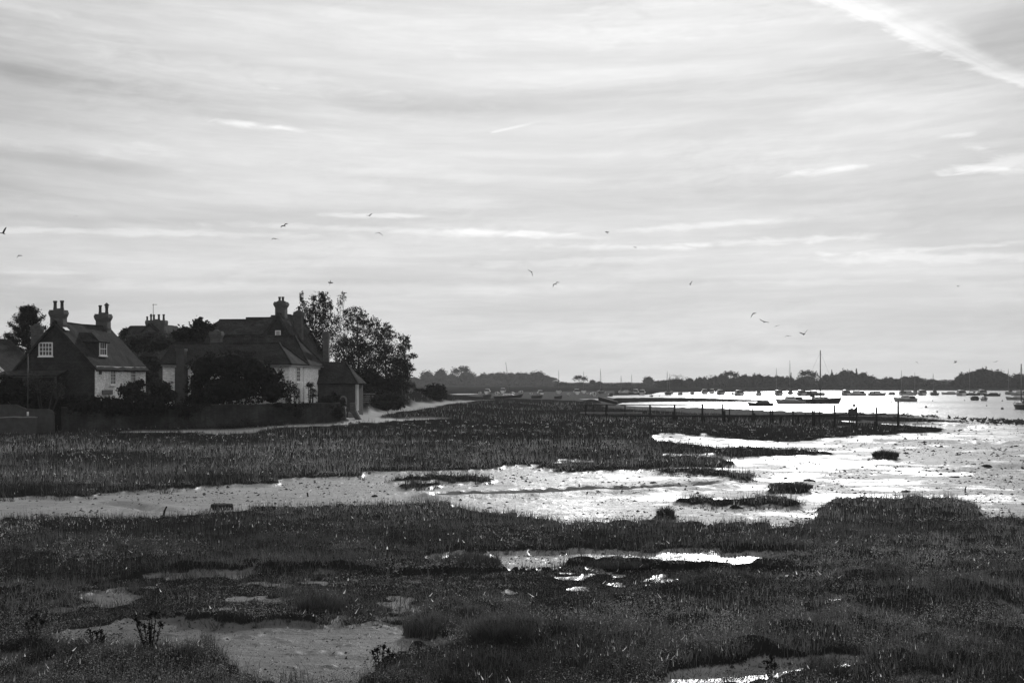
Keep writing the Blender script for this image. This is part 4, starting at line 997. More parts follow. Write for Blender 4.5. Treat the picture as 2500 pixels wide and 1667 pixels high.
ptree('weeping_tree', 'rounded tree with drooping sprays in the middle of the lane trees', 872, 154, 1.8, 9.8,
      [(872, 770, 26, 20), (852, 772, 18, 18), (895, 782, 24, 18), (915, 790, 14, 14), (870, 800, 34, 24), (858, 830, 34, 30), (895, 830, 34, 40), (880, 880, 44, 44), (842, 865, 34, 44), (845, 905, 40, 40)], 12500, .18, LEAFD, 13, droop=.9, spread=.2, core=False)
ptree('dense_tree', 'dense dark tree with domed head to the right of the drooping tree', 940, 158, 1.8, 9.4,
      [(940, 800, 18, 14), (925, 815, 22, 18), (955, 815, 18, 18), (938, 838, 32, 28), (915, 870, 38, 44), (955, 872, 34, 44), (935, 915, 48, 46), (900, 920, 30, 40)], 12000, .19, LEAFD, 14, droop=.5, spread=.2)
ptree('leaning_tree', 'ragged tree leaning out over the lane, rightmost of the lane trees', 985, 162, 1.8, 7.8,
      [(985, 825, 14, 11), (992, 836, 11, 9), (980, 850, 16, 14), (995, 848, 10, 9), (978, 880, 24, 18), (1005, 868, 10, 7), (1014, 868, 6, 7), (972, 905, 28, 26), (965, 935, 34, 26), (990, 895, 16, 16)], 7000, .18, LEAFD, 15, lean=(.6, 0), droop=.6, spread=.2)
# low dark conifer sprays under the leaning tree
ptree('spreading_conifer', 'low conifer with flat layered boughs reaching towards the harbour', 985, 158, 1.8, 4.2, [(985, 905, 24, 9), (1003, 900, 15, 4), (1010, 904, 10, 3), (995, 916, 16, 5), (975, 925, 26, 12), (985, 940, 18, 8)], 1500, .24, LEAFD, 16, tr=.1, spread=.12, aspect=.25)
# pine behind the tile-hung cottage: tiers of upswept boughs
pb = ((68 - CX) / F * 128, 128, 1.9); r = np.random.default_rng(3); o = thing('pine_tree', 'dark pine with upswept tufted boughs behind the tile-hung cottage', 'tree', pb)
m = MB(); m.tube([(0, 0, -.5), (0, 0, 4), (.1, 0, 9.0)], [.28, .2, .04], 7); pts_ = []
for k in range(104):
    t = (k / 104) ** 1.15; zz = .8 + 7.8 * t; L_ = (4.3 * (1 - t) ** .85 + .4) * r.uniform(.55, 1.15); a = k * 2.4 + r.uniform(-.4, .4)
    e = Vector((math.cos(a) * L_, math.sin(a) * L_, zz + L_ * .38)); s = Vector((0, 0, zz)); md = s.lerp(e, .6) - Vector((0, 0, .12 * L_))
    m.tube([s, md, e], [.06, .04, .02], 4)
    for q in range(7):
        f = r.uniform(.35, 1.02); c = s.lerp(md, f / .6) if f < .6 else md.lerp(e, (f - .6) / .4)
        pts_.append(np.array(c) + r.normal(0, .13, (42, 3)) + np.array([0, 0, .08]))
m.build('trunk', BARK, o); link('crown', leafmesh('crown', np.concatenate(pts_), .25, LEAFD, .24, seed=3), o)
# trees and tall shrubs between the houses
def pshrub(name, label, px, Y, zb, lst, n, leaf, mat, seed, **kw):
    b = ((px - CX) / F * Y, Y, zb); rr = random.Random(seed)
    return shrub(name, label, [bl(*q, Y, b, dy=rr.uniform(-.5, .5)) for q in lst], n, leaf, mat, b, seed=seed, **kw)
pshrub('low_garden_tree', 'ragged leafy treetop between the far roof and the tall gabled house', 485, 138, 1.9, [(455, 812, 22, 18), (485, 800, 24, 24), (484, 788, 8, 12), (512, 808, 20, 18), (430, 815, 16, 10), (490, 830, 48, 24), (440, 835, 40, 18)], 3800, .26, LEAFD, 21, cat='tree', spread=.2)
pshrub('feathery_tree', 'soft feathery grey-green tree in front of the far house with five pots', 370, 135, 1.9, [(370, 822, 40, 16), (335, 832, 36, 18), (395, 838, 36, 22), (350, 850, 46, 22), (320, 845, 24, 18)], 4200, .22, LEAFP, 22, cat='tree', aspect=.3)
pshrub('rounded_shrub', 'rounded pale-topped shrub at the end of the tile-hung cottage roof', 360, 124, 1.9, [(358, 875, 32, 18), (345, 892, 34, 22), (378, 890, 22, 22), (365, 915, 30, 26)], 2600, .2, LEAFP, 23, aspect=.3)
pshrub('dark_conifer', 'dark spiky conifer top peeping beside the five-pot chimney', 312, 146, 1.9, [(305, 805, 10, 6), (300, 815, 12, 10), (312, 835, 22, 24)], 700, .3, LEAFD, 24, cat='tree', aspect=.25)
pshrub('huge_dark_bush', 'huge black evergreen bush hiding the front of the low white house', 570, 112.6, 1.6,
       [(500, 900, 40, 38), (478, 940, 26, 40), (560, 895, 60, 40), (620, 905, 46, 38), (655, 925, 36, 38), (560, 950, 100, 40), (665, 955, 40, 36), (475, 975, 34, 20), (520, 965, 50, 30)], 9000, .2, LEAFD, 25, shell=.8, spread=.1, clumps=60)
pshrub('climbing_rose', 'light leafy climber against the corner of the low white house', 712, 114.6, 1.7, [(707, 945, 13, 16), (722, 950, 9, 12), (705, 968, 16, 14), (724, 965, 8, 8)], 1100, .14, LEAFM, 26, core=False, shell=.2, spread=.25)
pshrub('spiky_cordyline', 'small spiky shrub standing against the white side wall', 760, 119, 1.6, [(757, 940, 9, 7), (752, 940, 7, 6), (762, 955, 8, 8), (766, 965, 12, 8)], 380, .34, LEAFM, 27, core=False, aspect=.16, shell=.1, spread=.3)
pshrub('clipped_hedge', 'long clipped dark hedge below the tile-hung cottage', 235, 108.9, 1.6, [(q, 990, 24, 27 - abs(i - 5) * .6) for i, q in enumerate(range(105, 400, 26))], 9000, .13, LEAFD, 28, shell=.85, spread=.07, clumps=50, cat='hedge', stems=False)
pshrub('laurel_shrub', 'loose grey leafy shrub in front of the white side wall of the cottage', 330, 109.6, 1.7, [(322, 948, 22, 18), (345, 935, 14, 12), (310, 960, 20, 14), (340, 965, 24, 20), (296, 950, 10, 12)], 2600, .17, LEAFM, 29, spread=.2, shell=.4)
pshrub('grey_shrub', 'dense grey-green shrub between the cottage and the flint chimney', 392, 110, 1.7, [(380, 945, 24, 24), (400, 950, 26, 26), (420, 965, 20, 20), (385, 970, 40, 18)], 3000, .15, LEAFM, 30, spread=.13)
pshrub('porch_creeper', 'pale tangled creeper climbing the porch of the tile-hung cottage', 110, 107.6, 1.9, [(92, 925, 14, 18), (100, 945, 20, 20), (130, 948, 22, 16), (148, 940, 6, 26), (75, 940, 14, 20)], 1500, .16, LEAFP, 31, core=False, shell=.2, spread=.25)
pshrub('dark_yew', 'black yew mass left of the cottage porch', 40, 107.9, 1.6, [(30, 950, 40, 40), (55, 965, 40, 34), (10, 960, 40, 40)], 3600, .17, LEAFD, 32, shell=.8)
pshrub('ivy_mound', 'ivy mound flopping over the right end of the garden wall', 800, 113.2, 1.3, [(800, 982, 22, 16), (815, 995, 22, 18), (788, 995, 22, 20), (822, 1008, 18, 16)], 2600, .13, LEAFD, 33)
pshrub('wall_ivy', 'ragged ivy spilling over the garden wall below the flint chimney', 450, 109.6, .6, [(430, 992, 26, 8), (470, 996, 22, 12), (450, 1010, 16, 14), (500, 990, 18, 6)], 1700, .15, LEAFD, 44, core=False, shell=.3, spread=.25, stems=False)
pshrub('wall_bramble', 'low bramble sprawl at the foot of the garden wall, middle of its length', 600, 108.6, .2, [(560, 1040, 30, 8), (600, 1036, 26, 12), (640, 1038, 24, 9), (680, 1034, 20, 7)], 1700, .15, LEAFM, 45, core=False, shell=.2, spread=.25, stems=False)
pshrub('wall_creeper', 'leafy creeper hanging on the garden wall below the corner of the low white house', 700, 110.8, .8, [(680, 988, 20, 7), (715, 992, 24, 11), (745, 988, 16, 7), (725, 1008, 12, 12)], 1400, .15, LEAFD, 46, core=False, shell=.3, spread=.25, stems=False)
pshrub('gate_laurel', 'domed dark laurel behind the garden wall beside the brick outbuilding', 815, 117, 1.2, [(815, 975, 22, 18), (800, 985, 20, 16), (825, 990, 18, 20)], 2200, .14, LEAFD, 34)
pshrub('door_rose', 'small pale flowering shrub below the arched niche', 843, 119.5, .9, [(840, 990, 7, 5), (850, 988, 6, 4), (838, 997, 5, 5)], 320, .13, LEAFP, 35, core=False)
pshrub('lane_shrub', 'rounded light-edged shrub behind the five-bar gate', 900, 152, 1.6, [(900, 950, 18, 14), (885, 952, 14, 14), (915, 955, 14, 12)], 1500, .2, LEAFM, 36)
pshrub('upright_yew', 'upright black oval yew beside the lane bank', 979, 170, 1.7, [(979, 948, 12, 16), (979, 962, 8, 12)], 1300, .2, LEAFD, 37, shell=.8)
pshrub('windswept_bush', 'windswept thorn bush at the top of the lane bank against the far shore', 1062, 200, 1.3, [(1058, 950, 20, 14), (1075, 955, 16, 14), (1045, 962, 16, 10), (1068, 968, 22, 10), (1082, 948, 6, 8)], 2600, .26, LEAFD, 38, shell=.65, spread=.16)
pshrub('bank_bramble', 'low bramble hump on the crest of the lane bank', 1025, 196, 2.0, [(1020, 952, 10, 4), (1033, 953, 12, 4)], 600, .25, LEAFD, 39)
pshrub('seaside_grass_clump', 'pale plumed grass clump under the leaning tree', 1002, 180, 2.0, [(1002, 938, 10, 10), (994, 942, 8, 10), (1010, 944, 6, 6)], 700, .5, LEAFP, 40, core=False, aspect=.1, droop=-.6, stems=False)
pshrub('verge_bramble', 'dark bramble tangle along the lane below the five-bar gate', 925, 145, 1.2, [(905, 995, 34, 12), (940, 990, 34, 14), (970, 985, 24, 14), (925, 975, 26, 12), (960, 970, 30, 12)], 3600, .2, LEAFM, 41, stems=False)
pshrub('understorey_shrub', 'wide shadowy understorey beneath the lane trees', 930, 156, 1.6, [(850, 930, 40, 36), (895, 935, 40, 30), (930, 940, 40, 26), (955, 945, 26, 24)], 4800, .22, LEAFD, 42, stems=False)
pshrub('left_treetop', 'leafy treetop at the left picture edge beside the pine', 12, 131, 1.9, [(8, 860, 20, 22), (20, 870, 16, 18), (-10, 875, 20, 26), (12, 890, 40, 20)], 1500, .24, LEAFD, 43, cat='tree', spread=.2, shell=.4)

# ---------------------------------------------------------------- trees of the far shore
def crown_proto(kind, seed):
    r = np.random.default_rng(seed)
    if kind == 'round': blobs = [(0, 0, .56, .36, .36, .40), (-.22, 0, .46, .27, .3, .34), (.24, 0, .44, .26, .3, .32), (0, 0, .26, .48, .4, .28)]
    elif kind == 'lumpy': blobs = [(-.18, 0, .62, .24, .3, .34), (.14, .05, .68, .24, .3, .30), (.34, 0, .46, .2, .25, .3), (-.36, 0, .44, .2, .25, .32), (0, 0, .3, .5, .4, .3)]
    elif kind == 'spire': blobs = [(0, 0, .84, .07, .1, .16), (0, 0, .62, .16, .2, .2), (-.05, 0, .42, .28, .3, .22), (.05, 0, .22, .40, .4, .22)]
    elif kind == 'open': blobs = [(-.22, 0, .72, .25, .3, .2), (.2, 0, .78, .26, .3, .2), (0, .1, .84, .2, .3, .15), (.36, 0, .62, .14, .2, .16), (-.38, 0, .6, .14, .2, .14), (0, 0, .2, .42, .35, .2)]
    elif kind == 'wispy': blobs = [(-.2, 0, .7, .22, .3, .28), (.1, 0, .74, .2, .3, .26), (.32, 0, .62, .16, .2, .26), (0, 0, .34, .46, .4, .28)]
    else: blobs = [(0, 0, .5, .5, .45, .48), (-.3, 0, .42, .24, .3, .4), (.3, 0, .4, .24, .3, .38)]
    n = {'wispy': 700, 'open': 1000}.get(kind, 1500)
    P = blobpts(blobs, n, r, .68, 60, .10); P[:, 2] = np.clip(P[:, 2], .0, 1.0)
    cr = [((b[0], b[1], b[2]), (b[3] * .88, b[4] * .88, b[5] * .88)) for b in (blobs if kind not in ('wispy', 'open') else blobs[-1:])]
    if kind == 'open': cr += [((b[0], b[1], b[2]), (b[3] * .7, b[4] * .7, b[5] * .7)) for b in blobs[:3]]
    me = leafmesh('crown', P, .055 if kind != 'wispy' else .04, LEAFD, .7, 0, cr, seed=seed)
    t = MB(); t.tube([(0, 0, -.06), (0, 0, .3), (.01, 0, .75)], [.035, .026, .008], 6)
    for b in blobs[:-1]: t.tube([(0, 0, .26), (b[0] * .5, b[1] * .5, b[2] * .7), (b[0], b[1], b[2])], [.016, .012, .004], 4)
    return me, t.mesh('trunk', BARK)
PROTO = {k: [crown_proto(k, 50 + i * 7 + j) for j in range(3 if k == 'round' else 2)] for i, k in enumerate(('round', 'lumpy', 'spire', 'open', 'wispy', 'low'))}
KW = {'round': 'round-headed', 'lumpy': 'broad lumpy', 'spire': 'pointed', 'open': 'flat-topped open', 'wispy': 'thin wispy', 'low': 'low domed'}
ORD = ['first', 'second', 'third', 'fourth', 'fifth', 'sixth', 'seventh', 'eighth', 'ninth', 'tenth', 'eleventh', 'twelfth', 'thirteenth', 'fourteenth', 'fifteenth', 'sixteenth', 'seventeenth', 'eighteenth', 'nineteenth', 'twentieth',
       'twenty-first', 'twenty-second', 'twenty-third', 'twenty-fourth', 'twenty-fifth', 'twenty-sixth', 'twenty-seventh', 'twenty-eighth', 'twenty-ninth', 'thirtieth', 'thirty-first', 'thirty-second', 'thirty-third', 'thirty-fourth', 'thirty-fifth', 'thirty-sixth',
       'thirty-seventh', 'thirty-eighth', 'thirty-ninth', 'fortieth', 'forty-first', 'forty-second', 'forty-third', 'forty-fourth', 'forty-fifth', 'forty-sixth', 'forty-seventh', 'forty-eighth', 'forty-ninth', 'fiftieth']
rt = random.Random(77)
def far_row(lst, Y0, where, group):
    cnt = {}
    for i, (px, top, w, kind) in enumerate(sorted(lst)):
        Y = Y0 + rt.uniform(-40, 40); x = (px - CX) / F * Y; zb = g1(x, Y) - .1; zt = CH - (top - HY) / F * Y
        cnt[kind] = cnt.get(kind, 0) + 1
        lab = f"{KW[kind]} tree, {ORD[cnt[kind] - 1]} such from left {where}"
        o = thing('far_tree', lab, 'tree', (x, Y, zb), rt.uniform(0, 6.28) if kind in ('round', 'low') else rt.choice((0, math.pi)) + rt.uniform(-.4, .4), group)
        ww = w * 1.2 / F * Y; o.scale = (ww, ww * .9, (zt - zb) * 1.02)
        me, tm = rt.choice(PROTO[kind]); link('crown', me, o); link('trunk', tm, o)
far_row([(985, 918, 50, 'low'), (1010, 918, 44, 'round'), (1043, 901, 38, 'round'), (1077, 896, 44, 'round'), (1060, 914, 50, 'low'), (1101, 911, 40, 'low'), (1126, 893, 46, 'open'), (1138, 903, 60, 'round'), (1160, 917, 50, 'low'),
         (1191, 909, 50, 'lumpy'), (1216, 906, 50, 'round'), (1241, 908, 50, 'lumpy'), (1266, 906, 46, 'round'), (1289, 908, 44, 'lumpy'), (1314, 902, 46, 'round'), (1331, 913, 40, 'round'), (1349, 920, 26, 'open'), (1240, 920, 80, 'low'), (1180, 922, 70, 'low'),
         (1300, 922, 80, 'low'), (1110, 922, 80, 'low'), (1040, 922, 70, 'low'), (1357, 930, 16, 'wispy')], 1130, 'in the hazy left-hand wood', 'trees of the hazy left-hand wood')
far_row([(1372, 931, 24, 'low'), (1392, 934, 26, 'low'), (1416, 916, 34, 'open'), (1446, 925, 24, 'round'), (1463, 929, 20, 'round'), (1517, 933, 22, 'low'), (1532, 932, 30, 'low'), (1563, 934, 24, 'low'), (1583, 916, 28, 'round'), (1597, 930, 12, 'open'), (1573, 934, 22, 'low'), (1617, 927, 18, 'round')],
        900, 'between the two woods', 'single trees between the two woods')
far_row([(1632, 925, 34, 'round'), (1655, 914, 44, 'wispy'), (1650, 922, 40, 'low'), (1683, 920, 34, 'round'), (1700, 922, 28, 'spire'), (1714, 919, 30, 'lumpy'), (1735, 914, 34, 'wispy'), (1738, 920, 44, 'round'), (1750, 916, 28, 'lumpy'), (1765, 910, 26, 'lumpy'), (1784, 905, 40, 'open'), (1776, 922, 50, 'low'),
         (1817, 911, 46, 'round'), (1800, 918, 40, 'lumpy'), (1838, 915, 36, 'round'), (1849, 911, 34, 'lumpy'), (1873, 913, 44, 'round'), (1898, 914, 36, 'round'), (1915, 917, 34, 'lumpy'), (1931, 909, 14, 'spire'), (1930, 919, 40, 'round'), (1955, 918, 36, 'low'), (1973, 903, 46, 'open'), (1972, 914, 56, 'round'), (2008, 914, 26, 'wispy'),
         (2005, 924, 40, 'low'), (2031, 903, 24, 'spire'), (2024, 912, 40, 'lumpy'), (2046, 909, 34, 'round'), (2060, 898, 38, 'round'), (2075, 902, 30, 'lumpy'), (2091, 899, 20, 'spire'), (2086, 906, 36, 'round'), (2107, 905, 44, 'round'), (2126, 914, 44, 'round'), (2148, 923, 46, 'round'), (2170, 919, 32, 'lumpy'), (2190, 922, 40, 'round'), (2216, 917, 46, 'lumpy'),
         (2235, 915, 40, 'round'), (2250, 924, 34, 'round'), (2278, 923, 34, 'round'), (2264, 930, 40, 'low'), (2300, 934, 40, 'low')], 780, 'in the long right-hand wood', 'trees of the long right-hand wood')
far_row([(2340, 924, 40, 'round'), (2356, 908, 40, 'lumpy'), (2374, 902, 50, 'round'), (2392, 896, 56, 'round'), (2405, 894, 60, 'round'), (2425, 901, 54, 'lumpy'), (2443, 902, 46, 'round'), (2460, 914, 40, 'round'), (2487, 911, 36, 'open'), (2478, 917, 46, 'round'), (2503, 914, 44, 'lumpy'), (2535, 912, 50, 'round'), (2320, 932, 44, 'low'), (2400, 912, 110, 'low'), (2450, 920, 90, 'low')],
        720, 'in the far right dome', 'trees of the dome at far right')
# scrub that fills the foot of the woods, and the far hedges
def scrub_band(name, segs, seed):
    r = np.random.default_rng(seed); P = []; core = []
    for x0, x1, top, Y in segs:
        n = int((x1 - x0) * 5); px = r.uniform(x0, x1, n); X = (px - CX) / F * Y; yy = Y + r.uniform(-8, 8, n); g = gz(X, yy)
        ht = np.maximum((CH - (top - HY) / F * Y - g) * (.75 + .4 * fbm(px * .09, px * 0 + seed, seed)), .6)
        P.append(np.stack([X, yy, g + ht * r.uniform(0, 1, n) ** .6], -1))
        k = int((x1 - x0) / 16) + 1
        for i in range(k):
            q = x0 + (x1 - x0) * (i + .5) / k; XX = (q - CX) / F * Y; g_ = g1(XX, Y); core.append(((XX, Y, g_ + ht.mean() * .3), (14 / F * Y, 7, ht.mean() * .62)))
    return struct(name, leafmesh(name, np.concatenate(P), 1.5, LEAFD, .7, 0, core, seed=seed), 'stuff')
scrub_band('far_shore_scrub', [(940, 1365, 930, 1090), (1600, 2320, 930, 770), (2330, 2560, 926, 715), (1355, 1610, 938.5, 890)], 5)
scrub_band('distant_wood', [(2260, 2360, 927, 1500), (1360, 1640, 934.5, 1700), (2130, 2280, 924, 1450)], 6)
# ================================================================ BOATS, BUOYS, JETTY
HULLW = M("white_boat_hull", .55, .35, .12, 1.5, spec=.5, streak=.15)
HULLD = M("dark_boat_hull", .05, .45, .3, 1.5, spec=.4, streak=.2)
HULLG = M("grey_boat_hull", .38, .45, .25, 1.5, spec=.4, streak=.2)
DECK = M("boat_deck", .55, .6, .2, 2)
CANVAS = M("dark_canvas", .05, .85, .3, 3)
CANVASP = M("pale_canvas", .4, .8, .2, 3)
ALU = M("boat_mast_metal", .14, .45, .15, 4, spec=.4)
PLASTIC = M("buoy_plastic", .10, .5, .25, 4, spec=.4)

def hull_mesh(L, B, H, mat, draft=.25, sheer=.22, transom=.75, rake=.10, name='hull'):
    """bow at +x; open shell sections lofted, decked over a little below the rail"""
    N = 13; K = 5; m = MB(); vs = []
    for i in range(N):
        t = i / (N - 1); x = -L / 2 + L * t
        b = B / 2 * (transom + (1 - transom) * math.sin(math.pi * min(t / .55, 1) / 2)) if t < .55 else B / 2 * max(1 - ((t - .55) / .45) ** 2.1, .015)
        top = H * (1 + sheer * ((t - .35) / .65) ** 2 if t > .35 else 1 + sheer * .25 * ((.35 - t) / .35) ** 2)
        row = []
        for k in range(K):
            q = k / (K - 1); yy = b * (q ** .55) * (.82 + .18 * q); zz = -draft * (1 - .5 * max(0, (t - .6) / .4)) + (top + draft) * q ** 1.6
            row.append((yy, zz))
        xs = [x + rake * L * (k / (K - 1)) * max(0, (t - .6) / .4) for k in range(K)]
        vs += [(xs[k], -row[k][0], row[k][1]) for k in range(K - 1, -1, -1)] + [(xs[k], row[k][0], row[k][1]) for k in range(1, K)]
    W = 2 * K - 1; fs = []
    for i in range(N - 1):
        for k in range(W - 1): fs.append((i * W + k, i * W + k + 1, (i + 1) * W + k + 1, (i + 1) * W + k))
    fs.append(tuple(range(W)))
    m.add(vs, fs, True)
    base = len(m.v); dv = []; df = []
    for i in range(N):
        a, b = vs[i * W], vs[i * W + W - 1]; dv += [(a[0], a[1] * .96, a[2] - .06), (b[0], b[1] * .96, b[2] - .06)]
    for i in range(N - 1): df.append((i * 2, i * 2 + 1, i * 2 + 3, i * 2 + 2))
    m.add(dv, df); return m.mesh(name, mat)
def cabin_mb(x0, x1, w0, w1, z0, z1, rake0=.15, rake1=.3, camber=.06):
    m = MB(); s = .82
    v = [(x0, -w0 / 2, z0), (x1, -w1 / 2, z0), (x1, w1 / 2, z0), (x0, w0 / 2, z0), (x0 + rake0, -w0 / 2 * s, z1), (x1 - rake1, -w1 / 2 * s, z1), (x1 - rake1, w1 / 2 * s, z1), (x0 + rake0, w0 / 2 * s, z1), (x0 + rake0, 0, z1 + camber), (x1 - rake1, 0, z1 + camber)]
    m.add(v, [(0, 1, 5, 4), (2, 3, 7, 6), (1, 2, 6, 9, 5), (3, 0, 4, 8, 7), (4, 5, 9, 8), (8, 9, 6, 7)]); return m
class Proto: pass
def meshes_yacht(hm, L=7.5, seed=0, mastH=9.0):
    p = []
    p.append(('hull', hull_mesh(L, 2.4, .85, hm), []))
    win = MB()
    for s in (-1, 1):
        for a in (-.6, .3, 1.1): win.box(a - .25, a + .25, s * .80 - .02, s * .80 + .02, 1.0, 1.14)
    p.append(('cabin', cabin_mb(-1.2, 2.1, 1.8, 1.2, .82, 1.3, .1, .7).mesh('cabin', DECK), [('windows', win.mesh('windows', GLASS))]))
    mm = MB(); mm.tube([(.9, 0, 1.2), (.9, 0, mastH)], [.085, .06], 7); mm.tube([(.9, -.45, mastH * .55), (.9, .45, mastH * .55)], .025, 4); p.append(('mast', mm.mesh('mast', ALU), []))
    bm = MB(); bm.tube([(.85, 0, 1.75), (-2.4, 0, 1.8)], .05, 6); p.append(('boom', bm.mesh('boom', ALU), [('sail_cover', MB().tube([(.7, 0, 1.9), (-.8, 0, 1.9), (-2.3, 0, 1.88)], [.13, .17, .09], 7).mesh('sail_cover', CANVAS))]))
    rg = MB(); rg.tube([(.9, 0, mastH * .97), (L * .5 + .25, 0, 1.0)], .014, 3); rg.tube([(.9, 0, mastH * .97), (-L * .49, 0, .9)], .012, 3)
    for s in (-1, 1): rg.tube([(.9, 0, mastH * .96), (.9, .45 * s, mastH * .55), (.8, 1.1 * s, .85)], .012, 3)
    p.append(('rigging', rg.mesh('rigging', IRON), []))
    hd = MB(); hd.lathe((0, 0, 0), [(.62, 0), (.6, .25), (.45, .5), (.2, .6)], 10); me = hd.mesh('spray_hood', CANVAS)
    for v in me.vertices: v.co = Vector((v.co.x * .8 - 1.25, v.co.y * 1.1, v.co.z + 1.2))
    p.append(('spray_hood', me, []))
    ra = MB()
    for x in (-3.4, -2.2, 3.1): ra.tube([(x, -.9 if x < 0 else -.4, .85), (x, -.9 if x < 0 else -.4, 1.45)], .02, 4); ra.tube([(x, .9 if x < 0 else .4, .85), (x, .9 if x < 0 else .4, 1.45)], .02, 4)
    ra.tube([(3.1, -.4, 1.45), (3.9, 0, 1.55), (3.1, .4, 1.45)], .02, 4); ra.tube([(-2.2, -.9, 1.45), (-3.5, -.8, 1.45), (-3.5, .8, 1.45), (-2.2, .9, 1.45)], .02, 4); p.append(('guard_rail', ra.mesh('guard_rail', ALU), []))
    return p
def meshes_cruiser(hm, L=7.0):
    p = [('hull', hull_mesh(L, 2.5, .95, hm, sheer=.35), [])]
    win = MB()
    for s in (-1, 1): win.prism([(-.6, s * .93, 1.5), (1.3, s * .86, 1.5), (1.0, s * .80, 1.82), (-.5, s * .86, 1.82)], (0, s * .02, 0))
    win.prism([(1.62, -.75, 1.5), (1.62, .75, 1.5), (1.28, .68, 1.88), (1.28, -.68, 1.88)], (.02, 0, .01))
    p.append(('cabin', cabin_mb(-.9, 1.7, 2.0, 1.7, .93, 1.98, .1, .55).mesh('cabin', HULLW), [('windows', win.mesh('windows', GLASS))]))
    p.append(('foredeck', cabin_mb(1.7, 2.8, 1.6, .8, .95, 1.3, .0, .5).mesh('foredeck', DECK), []))
    cp = MB(); cp.add(*((lambda c: (c.v, c.f))(cabin_mb(-3.0, -.9, 2.0, 2.0, 1.0, 1.75, .4, .02)))); p.append(('cockpit_cover', cp.mesh('cockpit_cover', CANVAS), []))
    ra = MB(); ra.tube([(1.6, -.8, 1.0), (1.6, -.8, 1.55), (3.3, -.15, 1.75), (3.6, 0, 1.75), (3.3, .15, 1.75), (1.6, .8, 1.55), (1.6, .8, 1.0)], .022, 4); p.append(('bow_rail', ra.mesh('bow_rail', ALU), []))
    mm = MB(); mm.tube([(-.4, 0, 1.98), (-.5, 0, 3.1)], .025, 5); p.append(('signal_mast', mm.mesh('signal_mast', ALU), []))
    return p
def meshes_dayboat(hm, L=5.2, cover=CANVASP):
    p = [('hull', hull_mesh(L, 1.9, .62, hm, sheer=.3), [])]
    p.append(('cockpit_cover', cabin_mb(-2.0, 1.5, 1.5, 1.0, .58, 1.05, .3, .9, .12).mesh('cockpit_cover', cover), []))
    om = MB(); om.box(-2.85, -2.6, -.14, .14, .45, 1.05); om.tube([(-2.75, 0, .5), (-2.8, 0, -.3)], .05, 5); p.append(('outboard_motor', om.mesh('outboard_motor', CANVAS), []))
    return p
def meshes_dinghy(hm, L=3.6):
    p = [('hull', hull_mesh(L, 1.45, .42, hm, sheer=.35), [])]
    st = MB(); st.box(-.2, .1, -.6, .6, .40, .46); p.append(('seat', st.mesh('seat', WOOD), []))
    om = MB(); om.box(-1.95, -1.75, -.1, .1, .4, .85); om.tube([(-1.9, 0, .4), (-1.92, 0, -.25)], .04, 5); p.append(('outboard_motor', om.mesh('outboard_motor', CANVAS), []))
    return p
KITS = {'yacht_w': meshes_yacht(HULLW), 'yacht_d': meshes_yacht(HULLD), 'yacht_g': meshes_yacht(HULLG), 'cruiser_w': meshes_cruiser(HULLW), 'cruiser_g': meshes_cruiser(HULLG), 'day_w': meshes_dayboat(HULLW), 'day_d': meshes_dayboat(HULLD, cover=CANVAS), 'day_g': meshes_dayboat(HULLG), 'dinghy_d': meshes_dinghy(HULLD), 'dinghy_w': meshes_dinghy(HULLW)}
LEN = {'yacht': 7.5, 'cruiser': 7.0, 'day': 5.2, 'dinghy': 3.6}
CATS = {'yacht': ('sailing_yacht', 'yacht'), 'cruiser': ('motor_cruiser', 'motor boat'), 'day': ('day_boat', 'boat'), 'dinghy': ('dinghy', 'dinghy')}
def boat(kit, label, px, py, lpx, head, group=None, mast_top=None, tilt=0, onmud=False, skip=()):
    """py = row of the water line, lpx = length in the photo, head = heading in degrees (0 bow right, 180 bow left)"""
    X, Y, zz = gpt(px, py, WZ); k = kit.split('_')[0]
    zb = WZ if not onmud else max(g1(X, Y), WZ) + .12
    c = abs(math.cos(math.radians(head))); s = lpx / F * Y / (LEN[k] * max(c, .35)); s = min(s, 2.2)
    if s < .6: head = 90 + (lpx * 7 + px) % 24 - 12; s = max(.45, min(lpx / F * Y / 2.6, .8))
    nm, cat = CATS[k]; o = thing(nm, label, cat, (X, Y, zb), math.radians(head), group); o.scale = (s, s, s)
    if tilt: o.rotation_euler = (math.radians(tilt), 0, math.radians(head))
    for n, me, subs in KITS[kit]:
        if n in skip: continue
        if n == 'mast' and mast_top is not None:
            h = (CH - (mast_top - HY) / F * Y - zb) / s
            f = h / 9.0; me = me.copy()
            for v in me.vertices:
                if v.co.z > 1.6: v.co.z *= f
        if n == 'rigging' and mast_top is not None:
            f = (CH - (mast_top - HY) / F * Y - zb) / s / 9.0; me = me.copy()
            for v in me.vertices:
                if v.co.z > 1.6: v.co.z *= f
        if n == 'mast' and py > 984:
            for v in me.vertices:
                if abs(v.co.y) < .2: v.co.x = (v.co.x - .9) * 1.5 + .9; v.co.y *= 1.5
        if n in ('mast', 'rigging') and px == 1999:
            for v in me.vertices: v.co.x -= .6 * max(0, min(1, v.co.z - .8)) if n == 'rigging' else .6
        q = link(n, me, o)
        for n2, m2 in subs: link(n2, m2, q)
    return o
FAR = 'boats on the far moorings'
